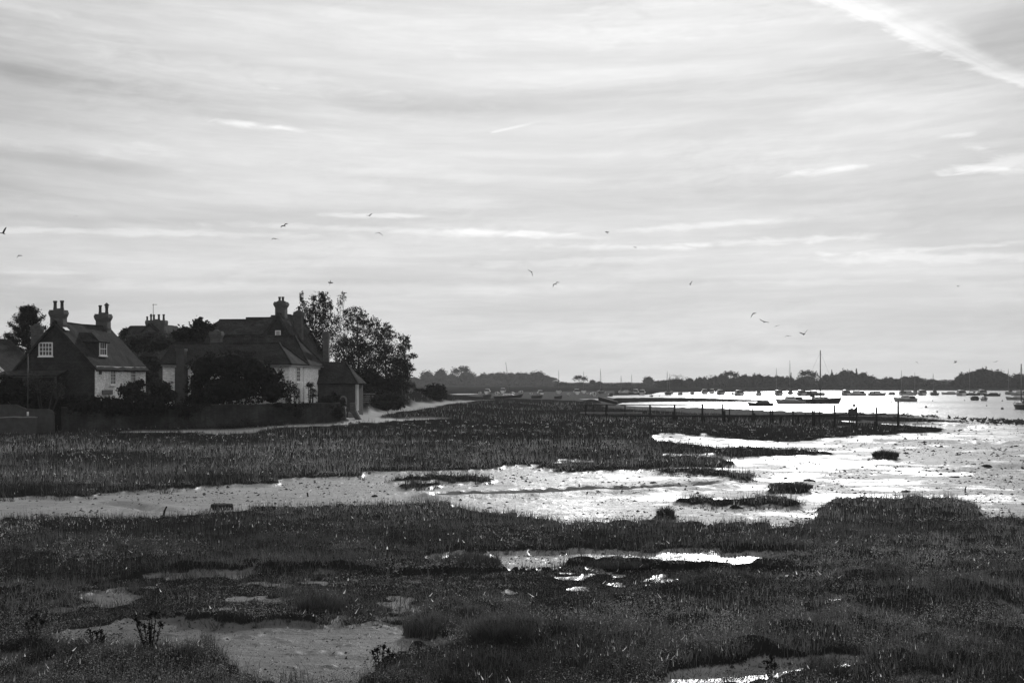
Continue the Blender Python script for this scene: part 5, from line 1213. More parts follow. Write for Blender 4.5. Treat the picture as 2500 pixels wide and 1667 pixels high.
# the nearer boats
boat('yacht_d', 'dark yacht with the tallest mast, lying bow right in mid channel', 1999, 985, 96, 4, None, 855)
boat('cruiser_g', 'grey motor launch with two canvas covers, astern of the tallest-masted yacht', 1932, 986, 66, 184)
boat('day_d', 'small dark open launch with upright console and outboard nearest the jetty', 1858, 991, 56, 182, None)
boat('cruiser_g', 'grey motor cruiser with low cabin alone above the jetty end post', 2212, 980, 52, 182)
boat('day_d', 'dark covered day boat, left one of a pair off the dome of trees', 2378, 977, 32, 175)
boat('day_g', 'grey covered day boat, right one of a pair off the dome of trees', 2402, 978, 34, 176)
boat('yacht_d', 'dark sloop with a tall mast cut by the right picture edge', 2498, 999, 60, 180, None, 888)
boat('day_g', 'low grey boat with a small cuddy just above the right-edge sloop', 2482, 976, 46, 182)
# far rows from left to right (column, row, length, kit, heading, mast top, words)
rows_ = [(1172, 963, 12, 'day_w', 20, None, 'tiny pale boat on the mud at the left end of the far moorings'),
 (1190, 963, 16, 'cruiser_w', 160, None, 'pale boat second on the mud from the left end'),
 (1214, 965, 16, 'day_w', 30, None, 'low pale boat left of the leaning mast'),
 (1228, 961, 18, 'cruiser_w', 200, None, 'pale cabin boat directly behind the leaning mast'),
 (1251, 966, 17, 'day_w', 10, None, 'bright low boat right of the leaning mast'),
 (1272, 962, 16, 'day_g', 170, None, 'grey boat behind the bright low boat beside the leaning mast'),
 (1297, 965, 12, 'day_w', 25, None, 'small bright boat under the last hazy wood tree'),
 (1319, 966, 14, 'cruiser_w', 100, None, 'white cabin boat seen end-on below the gap in the woods'),
 (1364, 962, 26, 'yacht_g', 12, 903, 'grey yacht whose mast stands at the edge of the hazy wood'),
 (1388, 966, 10, 'day_w', 15, None, 'tiny bright boat left of the white cabin boat with a short mast'),
 (1408, 964, 20, 'cruiser_w', 170, None, 'white cabin boat with a short mast below the single open tree'),
 (1425, 961, 14, 'yacht_w', 30, 906, 'pale yacht with its mast rising through the single open tree'),
 (1434, 963, 9, 'dinghy_w', 0, None, 'tiny pale dinghy below the single open tree'),
 (1448, 968, 14, 'day_w', 95, None, 'bright white boat end-on left of the tilted hulk'),
 (1467, 962, 26, 'yacht_d', 8, 900, 'dark yacht with the tall thin mast just right of the single trees'),
 (1476, 960, 10, 'day_w', 20, None, 'small pale boat at the foot of the tall thin mast'),
 (1491, 967, 22, 'day_d', 175, None, 'dark low launch above the upper end of the tilted hulk'),
 (1517, 961, 22, 'yacht_g', 170, 917, 'grey yacht with the short mast over the low hedge'),
 (1530, 963, 34, 'cruiser_g', 180, None, 'long grey cruiser with curved pale cabin over the sand spit'),
 (1542, 963, 24, 'yacht_d', 5, 914, 'dark yacht with mast at the right end of the low hedge'),
 (1552, 962, 22, 'cruiser_g', 14, None, 'dark cruiser second in the knot of boats over the sand spit'),
 (1568, 964, 30, 'cruiser_g', 176, None, 'dark cabin boat at the right of the knot over the sand spit'),
 (1590, 968.5, 18, 'dinghy_d', 0, None, 'low black dinghy on bright water beside the sand spit'),
 (1630, 964, 30, 'yacht_d', 186, 906, 'dark yacht with the taller of two masts left of the long wood'),
 (1636, 962, 22, 'yacht_g', 10, 912, 'grey yacht with the shorter of two masts left of the long wood'),
 (1660, 964, 22, 'day_g', 178, None, 'grey launch moored right of the two masts by the long wood'),
 (1690, 963, 20, 'day_g', 4, None, 'low grey boat under the first trees of the long wood'),
 (1720, 962, 20, 'cruiser_g', 184, None, 'grey cabin boat in front of the wispy trees'),
 (1738, 961, 16, 'cruiser_w', 150, None, 'bright cabin boat in front of the wispy trees'),
 (1758, 964, 26, 'cruiser_g', 3, None, 'grey boat with pale roof below the pair of feathery trees'),
 (1789, 963, 12, 'day_w', 20, None, 'small pale boat left of the round white cabin boat'),
 (1803, 966, 20, 'cruiser_w', 165, None, 'round white cabin boat moored low in the water'),
 (1852, 966, 28, 'yacht_g', 4, None, 'slim grey sloop without visible mast left of the pale topped cruiser'),
 (1897, 961, 16, 'yacht_g', 175, 898, 'far grey yacht with a faint mast left of the second tallest mast'),
 (1900, 966, 36, 'cruiser_g', 2, None, 'grey cruiser with pale rails left of the second tallest mast'),
 (1929, 963, 34, 'yacht_d', 182, 879, 'dark yacht carrying the second tallest mast'),
 (1955, 966, 32, 'cruiser_g', 184, None, 'grey cruiser moored between the two tallest masts'),
 (1985, 966, 44, 'cruiser_g', 6, None, 'high-sided grey cruiser with flybridge behind the tallest mast'),
 (2008, 966, 26, 'day_w', 178, None, 'pale boat just right of the tallest mast'),
 (2064, 966, 30, 'cruiser_g', 178, None, 'left half of the bulky pair of cruisers right of the tallest mast'),
 (2092, 966, 44, 'cruiser_w', 184, None, 'bulky cruiser with glinting pale cabin right of the tallest mast'),
 (2140, 966, 40, 'cruiser_g', 3, None, 'long low grey cruiser with pale side windows'),
 (2176, 964, 24, 'day_g', 182, None, 'low grey boat just left of the jetty end post top'),
 (2202, 962, 26, 'yacht_g', 178, 904, 'grey yacht with the taller of two masts over the right-hand hump of trees'),
 (2216, 965, 40, 'cruiser_w', 5, None, 'white-topped cruiser behind the lone grey motor cruiser'),
 (2234, 962, 24, 'yacht_d', 186, 909, 'dark yacht with the shorter of two masts over the right-hand hump of trees'),
 (2250, 965, 30, 'cruiser_g', 182, None, 'grey cabin boat right of the white-topped cruiser'),
 (2280, 965, 36, 'yacht_d', 4, 912, 'dark yacht with its mast over the little round hump tree'),
 (2318, 963, 34, 'day_w', 183, None, 'long pale open boat below the gap left of the tree dome'),
 (2345, 966, 34, 'cruiser_w', 160, None, 'white cruiser with tall screen below the left of the tree dome'),
 (2372, 965, 40, 'yacht_d', 182, 899, 'dark yacht with its mast against the tree dome'),
 (2396, 964, 30, 'cruiser_g', 5, None, 'grey cruiser with pale roof below the middle of the tree dome'),
 (2422, 967, 38, 'day_d', 184, None, 'black open boat with peaked cover below the right of the tree dome'),
 (2464, 963, 34, 'yacht_g', 3, 900, 'grey yacht with a mast at the right shoulder of the tree dome'),
 (2490, 965, 40, 'cruiser_g', 178, None, 'grey cruiser at the right end of the far moorings')]
for px, py, lp, kit, hd, mt, lab in rows_:
    sk = ('mast', 'rigging', 'boom') if (kit.startswith('yacht') and mt is None) else ()
    boat(kit, lab, px, py, lp, hd, FAR, mt, 0, px < 1470, sk)
# leaning yacht on the mud at the edge of the marsh
X, Y, zz = gpt(1238, 978, .1); o = thing('stranded_yacht', 'low dark yacht heeled on the mud with its bare mast leaning left', 'yacht', (X, Y, g1(X, Y) + .2), math.radians(8))
o.rotation_euler = (math.radians(3), math.radians(-1.5), math.radians(2)); o.scale = (.72, .72, .5)
for n, me, subs in KITS['yacht_d']:
    if n in ('rigging', 'boom', 'spray_hood', 'guard_rail'): continue
    if n == 'mast':
        me = me.copy(); f = (CH - (893 - HY) / F * Y) / 9.0 / .5
        for v in me.vertices:
            if v.co.z > 1.6: v.co.z *= f; v.co.x -= v.co.z * .075
    q = link(n, me, o)
    for n2, m2 in subs: link(n2, m2, q)
for (px, py, L_, lab) in [(1310, 977, 26, 'long black punt lying on the mud right of the heeled yacht'), (1188, 977, 20, 'low black punt lying on the mud left of the heeled yacht'), (1362, 978, 18, 'small black hull at the edge of the marsh below the single trees')]:
    X, Y, zz = gpt(px, py, .1); o = thing('old_punt', lab, 'boat', (X, Y, g1(X, Y) + .15), .05); s = L_ / F * Y / 3.6; o.scale = (s, s, .9)
    for n, me, subs in KITS['dinghy_d'][:2]: link(n, me, o)
# tilted hulk
X, Y, zz = at(1484, 990, 176); k = Y / F
o = thing('tilted_hulk', 'flat-sided dark hulk of an old barge tilted down to the right on the mud', 'wreck', (X, Y, g1(X, Y)))
g0 = o.location.z; P0 = Vector(at(1461, 969, Y)) - o.location; P1 = Vector(at(1508, 982, Y)) - o.location
m = MB(); th_ = 9 * k
m.prism([P0, P1, P1 + Vector((-.08, 0, -.55 * th_)), P0 + Vector((0, 0, -th_))], (.15, 1.6, 0)); m.build('hull', DARKW, o)
m = MB(); m.prism([P0 + Vector((.02, -.03, 0)), P1 + Vector((0, -.03, 0)), P1 + Vector((0, -.03, -.14)), P0 + Vector((.02, -.03, -.14))], (0, .12, 0)); m.prism([P0 + Vector((0, .12, .01)), P1 + Vector((0, .12, .01)), P1 + Vector((.1, 1.4, .01)), P0 + Vector((.1, 1.4, .01))], (0, 0, .05)); m.build('rail', WOOD, o)
X, Y, zz = gpt(1443, 983, .1); o = thing('mud_hummock', 'low dark mound at the upper end of the tilted hulk', 'mound', (X, Y, g1(X, Y) - .1)); m = MB(); m.lathe((0, 0, 0), [(1.9, 0), (1.5, .35), (.8, .6), (.2, .68)], 12); m.build('mound', DARKW, o).scale = (1, .8, 1)
# mooring buoys
def buoy(px, py, rpx, label, top=True, mat=PLASTIC, zlow=WZ):
    X, Y, zz = gpt(px, py, zlow); r = max(rpx / F * Y, .12); o = thing('mooring_buoy', label, 'buoy', (X, Y, zlow), 0, 'mooring buoys')
    m = MB(); m.lathe((0, 0, -r * .35), [(r * .3, 0), (r * .85, r * .35), (r, r * .9), (r * .85, r * 1.4), (r * .45, r * 1.75), (r * .12, r * 1.88)], 12); m.build('float', mat, o)
    if top:
        m = MB(); m.tube([(0, 0, r * 1.4), (0, 0, r * 1.95)], r * .09, 5); m.tube([(-r * .16, 0, r * 1.9), (0, 0, r * 2.1), (r * .16, 0, r * 1.9)], r * .05, 4); m.build('eye', IRON, o)
buoy(2085, 992, 4.2, 'large round buoy hanging over the broken jetty stage')
buoy(2261, 995, 3.0, 'domed buoy with a small eye in open water right of the jetty')
buoy(2447, 999, 3.4, 'dark round buoy off the bow of the right-edge sloop')
buoy(2288, 1006, 2.0, 'small buoy nearest the flock of waders', False)
for px, py, r, lab in [(2177, 981, 1.6, 'tiny buoy just left of the jetty end post'), (2277, 979, 1.4, 'tiny buoy right of the lone grey motor cruiser'), (2355, 978, 1.5, 'tiny buoy left of the covered pair of day boats'), (2447, 979, 1.8, 'small buoy right of the covered pair of day boats'),
                       (1823, 993, 1.6, 'tiny buoy left of the small open launch'), (2023, 969, 1.8, 'small buoy right of the tallest mast'), (1610, 967, 1.4, 'tiny buoy right of the black dinghy'), (2409, 991, 1.4, 'tiny buoy above and left of the round right-hand buoy')]:
    buoy(px, py, r, lab, False)
for px, py, lab in [(1901, 998, 'short stub of a mooring post at the water edge behind the jetty, left'), (1906, 999, 'small round mooring float at the water edge behind the jetty')]:
    buoy(px, py, 1.8, lab, False)

# ---------------------------------------------------------------- jetty
JA = (1417, 146.0); JB = (2193, 118.5)
def jp(px):                                    # plan point of the jetty line in photo column px
    xa, xb = (JA[0] - CX) / F * JA[1], (JB[0] - CX) / F * JB[1]; u = (px - CX) / F
    t = (u * JA[1] - xa) / ((xb - xa) - u * (JB[1] - JA[1])); return xa + (xb - xa) * t, JA[1] + (JB[1] - JA[1]) * t
def zrow(py, Y): return CH - (py - HY) / F * Y
bx_, by_ = jp(1417); JET = thing('jetty', 'long derelict timber jetty with a single handrail crossing the marsh', 'jetty', (bx_, by_, 0)); OFF = Vector((bx_, by_, 0))
def J(px, py, dy=0): x, y = jp(px); return Vector((x, y + dy, zrow(py, y))) - OFF
jd = (Vector((*jp(1800), 0)) - Vector((*jp(1417), 0))).normalized(); jn = Vector((-jd.y, jd.x, 0))
def plank(m, a, b, h, d, up=0):                 # horizontal timber a->b, height h, depth d
    m.prism([a, b, b - Vector((0, 0, h)), a - Vector((0, 0, h))], jn * d)
m = MB(); plank(m, J(1421, 1011.5), J(1850, 1012.5), .2, .9); plank(m, J(1850, 1012.5), J(2040, 1011), .2, .5); m.build('deck', DARKW, JET)
m = MB(); plank(m, J(2040, 1011), J(2192, 1009.5), .11, .14); m.build('stringer', DARKW, JET)
m = MB(); plank(m, J(1418, 1006.2) - jn * .1, J(1568, 1006.2) - jn * .1, .07, .1); m.build('walkway_plank', WOODP, JET)
m = MB(); m.tube([J(1418, 987.5), J(1480, 988), J(1560, 988.4), J(1640, 988), J(1720, 987.2), J(1766, 986.8)], .045, 5); m.build('handrail', DARKW, JET)
def post(px, top, bot, w, lean=0, spike=False, dpx=0):
    x, y = jp(px); zt, zb = zrow(top, y), min(zrow(bot, y), g1(x, y)) - .3; r = w / F * y / 2; m = MB(); a = Vector((x, y, zb)) - OFF + jn * dpx; b = Vector((x + lean / F * y, y, zt)) - OFF + jn * dpx
    m.tube([a, a.lerp(b, .5), a.lerp(b, .93), b], [r * 1.25, r * 1.05, r * .9, r * .75], 7)
    if spike: m.tube([b + Vector((-r * .6, 0, -.1)), b + Vector((-r * .8, 0, .16))], [r * .5, r * .2], 5)
    return m.build('post', DARKW, JET)
for px, top, bot, w in [(1431, 987, 1024, 6), (1450, 989, 1014, 3), (1481, 987, 1024, 7), (1526, 988, 1024, 3.5), (1529, 1013, 1026, 8), (1587, 988, 1028, 5), (1592, 1013, 1029, 8), (1647, 987, 1029, 5), (1653, 1013, 1029, 6), (1643, 1003, 1012, 3), (1715, 986, 1028, 5), (1718, 1012, 1029, 7), (1764, 986, 1031, 4), (1768, 1002, 1032, 8),
                         (1779, 1018, 1032, 4), (1781, 997, 1031, 3), (1785, 1012, 1032, 3), (1838, 993, 1036, 4), (1840, 1008, 1037, 10), (1881, 1001, 1034, 4), (1886, 1001, 1035, 4), (1906, 1014, 1038, 7), (1936, 1001, 1040, 4), (1949, 1012, 1042, 6), (1967, 1007, 1030, 3), (1984, 1000, 1046, 4), (1988, 998, 1046, 4), (2001, 1004, 1042, 5)]:
    post(px, top, bot, w)
for px, top, bot, w, lean, sp in [(2038, 989, 1047, 5.5, 0, True), (2091, 993, 1040, 4, 1, True), (2141, 995, 1052, 4.5, -1, True), (2193, 980, 1055, 4.5, 0, False), (2193, 1008, 1055, 6.5, 0, False), (2137, 1028, 1048, 8, 0, False)]:
    post(px, top, bot, w, lean, sp)
# broken boarded stage
x, y = jp(2083); o = thing('boarded_stage', 'broken square boarded stage on posts near the outer end of the jetty', 'jetty stage', (x, y, 0)); q = lambda px, py: Vector((*jp(px), zrow(py, jp(px)[1]))) - o.location
m = MB(); m.prism([q(2073, 1012), q(2092.5, 1012), q(2093, 993), q(2089, 998), q(2083, 998), q(2082, 996), q(2077, 998), q(2073, 999)], jn * .12 - jn * .3); m.build('boards', WOOD, o)
for px, w in ((2074, 2.5), (2078, 2), (2083, 2), (2092, 3.5)):
    m = MB(); a = q(px, 1045); b = q(px, 1010); a.z = min(a.z, g1(a.x + x, a.y + y)) - .4; m.tube([a, b], [w / F * y / 2 * 1.2, w / F * y / 2], 6); m.build('post', DARKW, o)

# ---------------------------------------------------------------- posts, stumps and lumps on the marsh
def stake(px, bot, top, w, dx, label, name='marker_post', mat=DARKW):
    X, Y, _ = gpt(px, bot, 0); zb = g1(X, Y); Y2 = (CH - zb) * F / (bot - HY); X = (px - CX) / F * Y2; zb = g1(X, Y2); Y = Y2
    h = (bot - top) / F * Y; r = w / F * Y / 2; o = thing(name, label, 'post', (X, Y, zb)); m = MB()
    m.tube([(0, 0, -.3), (dx / F * Y * .5, .02, h * .5), (dx / F * Y, .0, h)], [r * 1.1, r, r * .85], 7); m.tube([(dx / F * Y - r * .3, 0, h * .97), (dx / F * Y - r * .2, 0, h * 1.05)], [r * .5, r * .2], 5); m.build('post', mat, o)
stake(249, 1092, 1066, 4, -3, 'short dark stake standing in the grass below the garden wall')
stake(1215, 1048, 1034, 4.5, 0, 'small dark post standing in the middle of the marsh')
stake(1197, 1006, 994, 2.5, 0, 'thin far post on the marsh left of the jetty')
stake(395, 1258, 1236, 5, 12, 'dark leaning timber stake at the near edge of the pale creek')
stake(752, 1212, 1202, 4, -2, 'little forked stump on the wet mud of the creek')
stake(2355, 1200, 1187, 3.5, 4, 'small leaning stake on the bright flats at right')
stake(1012, 1024, 1012, 7, 0, 'dark low stump beside the end of the lane', 'tree_stump')
X, Y, _ = gpt(543, 1244); o = thing('timber_stump', 'broad flat-topped black timber stump lying in the pale creek', 'stump', (X, Y, g1(X, Y) - .05)); k = Y / F; m = MB(); w = 28 * k
rs = random.Random(4); ring = [(math.cos(t) * w * rs.uniform(.9, 1.05), math.sin(t) * w * .8 * rs.uniform(.9, 1.05)) for t in np.linspace(0, 2 * math.pi, 17)[:-1]]
vs = [(x * 1.08, y * 1.08, -.1) for x, y in ring] + [(x, y, 15 * k) for x, y in ring] + [(x * .9, y * .9, 17 * k + rs.uniform(-.02, .02)) for x, y in ring]; n = 16
m.add(vs, [(i, (i + 1) % n, n + (i + 1) % n, n + i) for i in range(n)] + [(n + i, n + (i + 1) % n, 2 * n + (i + 1) % n, 2 * n + i) for i in range(n)] + [tuple(range(2 * n, 3 * n))]); m.build('stump', DARKW, o)
def rock(px, py, wpx, hpx, label, seed):
    X, Y, _ = gpt(px, py); k = Y / F; r = np.random.default_rng(seed); o = thing('weedy_rock', label, 'rock', (X, Y, g1(X, Y) - .02)); m = MB(); vs = []; fs = []; nu, nv = 12, 6
    for j in range(nv + 1):
        for i in range(nu):
            t, p = 2 * math.pi * i / nu, math.pi * .55 * j / nv; d = 1 + .25 * (r.uniform() - .5); vs.append((math.cos(t) * math.sin(p) * wpx / 2 * k * d, math.sin(t) * math.sin(p) * wpx / 2 * k * d, math.cos(p) * hpx * k * d))
    for j in range(nv):
        for i in range(nu): fs.append((j * nu + i, (j + 1) * nu + i, (j + 1) * nu + (i + 1) % nu, j * nu + (i + 1) % nu))
    m.add(vs, fs, True); m.build('rock', DARKW, o)
for i, (px, py, w, h, lab) in enumerate([(2268, 1043, 20, 5, 'smooth black hump beside the shining gut at right'), (1595, 1179, 20, 5, 'dark peaked lump on the shining mud above the long furrow'), (915, 1212, 18, 6, 'small dark lump on the creek mud left of the furrow'), (1196, 1241, 16, 4, 'flat dark lump just above the near marsh edge, mid picture'),
     (1194, 1229, 12, 4, 'small dark lump right of the creek bend'), (1124, 1222, 8, 5, 'tiny dark lump at the start of the furrow'), (1941, 1116, 14, 3, 'low dark lump left of the lone round tuft'), (1728, 1147, 44, 6, 'wide flat mud mound between the thin grass islands'), (1976, 1174, 34, 6, 'low mud mound left of the shining flats'),
     (2210, 1201, 26, 5, 'cluster of dark lumps above the right-hand tussock bank'), (1932, 1276, 12, 5, 'round dark lump in the small mud bay'), (1722, 1244, 8, 4, 'dot-like dark lump below the broad grass island'), (2408, 1139, 26, 5, 'low dark ridge lump at far right of the flats'), (2330, 1165, 30, 4, 'long low dark lump on the speckled flats')]):
    rock(px, py, w, h, lab, i)
# ================================================================ BIRDS
FEATHD = M("dark_bird_feathers", .035, .8, .3, 8)
FEATHG = M("grey_gull_feathers", .12, .8, .3, 8)
def flying(px, py, span, lw, rw, body, label, mat=FEATHD, bl_=.42):
    """lw, rw = wing joint and tip as offsets (right, up) in units of the span; body = direction of the bill (right, up) """
    Y = .92 * F / span; x, y, zz = at(px, py, Y); o = thing('flying_bird', label, 'bird', (x, y, zz), 0, 'gulls in flight')
    s = 1.05; V3 = lambda q, d=0: Vector((q[0] * s, d * s, q[1] * s)); m = MB()
    bd = Vector((body[0], body[2] if len(body) > 2 else .4, body[1])).normalized(); L_ = bl_ * s * .95
    m.tube([-bd * L_ * .62, -bd * L_ * .48, -bd * L_ * .22, bd * L_ * .05, bd * L_ * .28, bd * L_ * .38, bd * L_ * .46, bd * L_ * .56], [(.035, .01), (.028, .014), .038, .052, .044, .036, .03, .006], 8)
    ch = -bd
    for w in (lw, rw):
        j, t = V3(w[0], .03), V3(w[1], .02); r0 = Vector((0, 0, .02)); pts = [r0, r0.lerp(j, .5), j, j.lerp(t, .45), j.lerp(t, .8), t]; cw = [.18, .19, .18, .15, .09, .02]; vs = []; fs = []
        for p, c in zip(pts, cw):
            d = (t - r0).normalized(); cv = (ch - d * ch.dot(d)); cv = cv.normalized() if cv.length > .05 else Vector((0, 1, 0)); nn = d.cross(cv).normalized()
            vs += [p - cv * c * .35, p + nn * .018, p + cv * c * .65, p - nn * .018]
        for i in range(len(pts) - 1):
            for k in range(4): fs.append((i * 4 + k, i * 4 + (k + 1) % 4, i * 4 + 4 + (k + 1) % 4, i * 4 + 4 + k))
        fs.append((20, 21, 22, 23)); m.add(vs, fs, True)
    m.build('body', mat, o)
flying(8, 570, 22, ((-.25, .02), (-.5, .05)), ((.12, .3), (.3, .62)), (.5, -.2), 'gull with one wing raised, cut by the left picture edge')
flying(46, 624, 16, ((-.12, -.02), (-.28, -.32)), ((.25, .02), (.48, -.02)), (-.2, .3), 'gull banking with one wing down above the pine, lower of the left-edge pair')
flying(694, 552, 17, ((-.3, .0), (-.45, -.2)), ((.15, .25), (.48, .26)), (.6, -.1), 'gull with kinked wings, upper of the two above the tall house')
flying(671, 583, 16, ((-.2, .05), (-.45, -.14)), ((.2, .02), (.52, -.12)), (.3, -.1), 'faint gull gliding with drooped wings, lower of the two above the tall house', FEATHG)
flying(902, 527, 14, ((-.25, .04), (-.5, .08)), ((.2, .2), (.45, .3)), (.4, -.1), 'highest gull in the sky left of centre, wings half raised')
flying(926, 569, 18, ((-.25, .02), (-.5, -.06)), ((.2, -.08), (.42, -.34)), (.2, .0), 'gull with thin arched wings just below the highest gull', FEATHG)
flying(806, 690, 15, ((-.2, .05), (-.3, .08)), ((.2, .02), (.42, -.04)), (.06, .5, .1), 'T-shaped diving bird above the birch tree', bl_=.75)
flying(1298, 664, 15, ((-.25, .16), (-.52, .34)), ((.1, -.28), (.14, -.6)), (.2, .2), 'steeply banked gull with thin wings near mid picture', FEATHG)
flying(1357, 694, 16, ((-.3, -.02), (-.38, -.42)), ((.1, .25), (.5, .24)), (.5, -.1), 'gull with angular kinked wings lower right of the steeply banked gull')
flying(1482, 568, 11, ((-.2, .1), (-.4, .14)), ((.2, .06), (.42, .06)), (.1, -.5, .3), 'stubby dark bird flying away, upper of two right of centre', bl_=.6)
flying(1551, 604, 9, ((-.3, .04), (-.5, .1)), ((.2, .02), (.4, -.1)), (.2, -.3, .5), 'tiny dark bird, lower of two right of centre', bl_=.5)
flying(1685, 695, 12, ((-.1, .2), (-.1, .2)), ((.15, .3), (.42, .66)), (.4, -.2), 'gull with both wings swept up in a hook over the low hedge')
flying(1841, 765, 17, ((-.2, -.15), (-.42, -.55)), ((.15, .05), (.3, .02)), (.4, -.1), 'large gull banking steeply, topmost of the five above the tall masts', bl_=.5)
flying(1866, 786, 20, ((-.25, .12), (-.52, .32)), ((.25, -.02), (.52, -.06)), (-.1, -.1), 'gull with one wing up and one level, second of the five above the masts')
flying(1896, 796, 13, ((-.25, -.06), (-.45, -.14)), ((.25, .1), (.5, .18)), (.3, .1), 'thin gliding gull, third of the five above the masts', FEATHG)
flying(1924, 820, 14, ((-.25, .05), (-.48, -.2)), ((.25, .04), (.55, -.06)), (-.2, 0), 'faint gull with drooping wings just over the second tallest mast', FEATHG)
flying(1963, 816, 19, ((-.25, .08), (-.55, .22)), ((.15, .2), (.4, .5)), (-.2, -.2), 'gull with raised wings between the two tallest masts')
flying(2340, 699, 9, ((-.2, .04), (-.4, .16)), ((.2, .1), (.45, .3)), (-.3, -.2), 'small bird alone high over the tree dome')
flying(2238, 884, 8, ((-.3, .06), (-.45, .12)), ((.2, -.05), (.4, -.35)), (-.3, .1), 'small bird just over the right-hand hump of trees')
flying(2332, 885, 11, ((-.1, .25), (.0, .4)), ((.2, .2), (.3, .35)), (-.6, -.1), 'stout flapping bird left of the tree dome', bl_=.7)
flying(2431, 883, 11, ((-.25, -.02), (-.5, -.02)), ((.2, .1), (.5, .24)), (.5, 0), 'slim gliding bird directly above the tree dome')
flying(186, 527, 6, ((-.25, .02), (-.5, .02)), ((.25, .02), (.5, .0)), (.4, 0), 'speck of a bird far away at upper left', FEATHG)

def wader(kind):
    m = MB()
    if kind == 'feeding':
        m.tube([(-.15, 0, .13), (-.10, 0, .15), (-.03, 0, .155), (.05, 0, .145), (.09, 0, .125), (.115, 0, .095), (.135, 0, .07), (.15, 0, .05), (.19, 0, .0)], [(.006, .02), .03, .05, .045, .025, .018, .024, .012, .003], 8)
    elif kind == 'standing':
        m.tube([(-.16, 0, .14), (-.10, 0, .16), (-.03, 0, .175), (.04, 0, .185), (.075, 0, .21), (.09, 0, .24), (.105, 0, .262), (.125, 0, .262), (.2, 0, .25)], [(.006, .02), .03, .05, .047, .026, .018, .024, .012, .003], 8)
    else:
        m.tube([(-.24, 0, .16), (-.16, 0, .16), (-.05, 0, .16), (.06, 0, .18), (.11, 0, .22), (.13, 0, .27), (.15, 0, .3), (.18, 0, .3), (.23, 0, .285)], [(.008, .03), .04, .075, .075, .045, .034, .04, .02, .006], 8)
    for s in (-.018, .018): m.tube([(-.005, s, .12), (.012, s, .06), (0, s, -.03), (.03, s, -.035)], .006, 4)
    return m.mesh('wader_body', FEATHD)
WAD = [wader('feeding'), wader('standing'), wader('gull')]
rb = random.Random(21)
def wade(px, py, kind, label, grp, sc_=1.0):
    X, Y, _ = gpt(px, py, 0.0); zb = max(g1(X, Y), WZ - .03)
    o = link('wader', WAD[kind]); o.location = (X, Y, zb); o.rotation_euler = (0, 0, rb.choice((0, math.pi)) + rb.uniform(-.9, .9)); k = sc_ * rb.uniform(1.0, 1.35); o.scale = (k, k, k)
    return tag(o, label, 'wading bird', grp)
G1 = 'small dark waders feeding in the flock on the wet flats at right'
for i in range(170):
    t = rb.random(); px = 2345 + 165 * t ** .8 + rb.uniform(-8, 8); py = 1023 + (px - 2345) / 155 * 5 + rb.triangular(-3, 14, 5)
    kind = rb.choice((0, 0, 1, 1, 2)); wade(px, py, kind, 'small dark wader in the dense flock on the wet flats at right', G1)
G2 = 'waders strung along the dark spit right of the jetty'
for i in range(34):
    px = 2198 + 150 * rb.random(); py = 1015 + (px - 2198) / 150 * 9 + rb.uniform(-3.5, 4); wade(px, py, rb.choice((0, 1, 2)), 'small dark wader strung out along the spit right of the jetty', G2)
for i in range(10):
    px = 2045 + 90 * rb.random(); wade(px, 1009 + rb.uniform(-1, 2), rb.choice((0, 1)), 'small dark wader on the water edge behind the outer jetty posts', 'waders behind the outer jetty posts')
flying(2350, 1019, 10, ((-.12, .3), (-.22, .6)), ((.14, .3), (.25, .62)), (.3, .3), 'dark bird rising from the flock with both wings straight up', bl_=.5)
# ---------------------------------------------------------------- plants one can tell apart in the foreground
MT = grass_material("tuft_grass", .085, .35)
def tuft(name, label, px, py, w, h, n, tone=1.0, lean=.7, wid=None, cat='grass tuft', stiff=False):
    global rng
    X, Y, _ = gpt(px, py); zb = g1(X, Y); o = thing(name, label, cat, (X, Y, zb)); k = Y / F; W_ = w * k / 2; H_ = h * k
    r = np.sqrt(rng.uniform(0, 1, n)) * W_; a = rng.uniform(0, 2 * np.pi, n); x, y = r * np.cos(a) * (.55 if stiff else 1), r * np.sin(a) * .8
    hh = H_ * (1 - .35 * (r / W_) ** 2) * rng.uniform(.15, 1.15, n) * (.5 + fbm(X + x * 9, Y + y * 7, 191, 2))
    V, Fc, T = blades(x, y, np.zeros(n), hh, np.full(n, wid or max(.005, k * 1.7)), rng.uniform(.3, 1.5, n) * tone, lean * 1.3, True)
    tri = Fc; link('blades', mesh_np('blades', V, tri, MT, False, {'tone': T}), o)
tuft('grass_tuft', 'single rounded grass tuft alone on the bright flats at right', 2162, 1120, 64, 17, 1500, .8)
tuft('grass_tuft', 'small low grass tuft just above the broad grass island at right', 1930, 1202, 110, 16, 1800, .8)
tuft('grass_tuft', 'upright grass tuft at the right edge of the mid marsh bank', 1625, 1273, 44, 30, 900, .8)
tuft('grass_tuft', 'fuzzy pale-topped tussock standing alone left of centre in the low weed', 785, 1492, 120, 46, 3200, 1.1, .6)
tuft('grass_tuft', 'soft feathery tussock at the right rim of the grey mud pan', 1060, 1553, 150, 56, 3600, 1.3, .6)
tuft('grass_tuft', 'big dark mop of grass right of the grey mud pan', 1225, 1606, 150, 62, 3600, .6, .9)
tuft('grass_tuft', 'small pale tuft beside the feathery tussock', 1140, 1535, 90, 40, 1800, 1.2, .6)
tuft('rush_clump', 'clump of thin upright rushes at the near edge of the grey mud pan', 505, 1590, 70, 72, 260, .8, .25, .006, 'rushes', True)
tuft('rush_clump', 'sparse spiky rushes at the bottom edge right of the pan', 720, 1668, 90, 60, 160, .8, .5, .006, 'rushes')
tuft('rush_clump', 'spiky fan of rushes at the bottom of the picture on the right', 2010, 1668, 110, 56, 500, .8, .8, .008, 'rushes')
tuft('grass_tuft', 'dark tussock in the first shining pool of the near marsh', 1510, 1390, 150, 17, 2200, .8, .4)
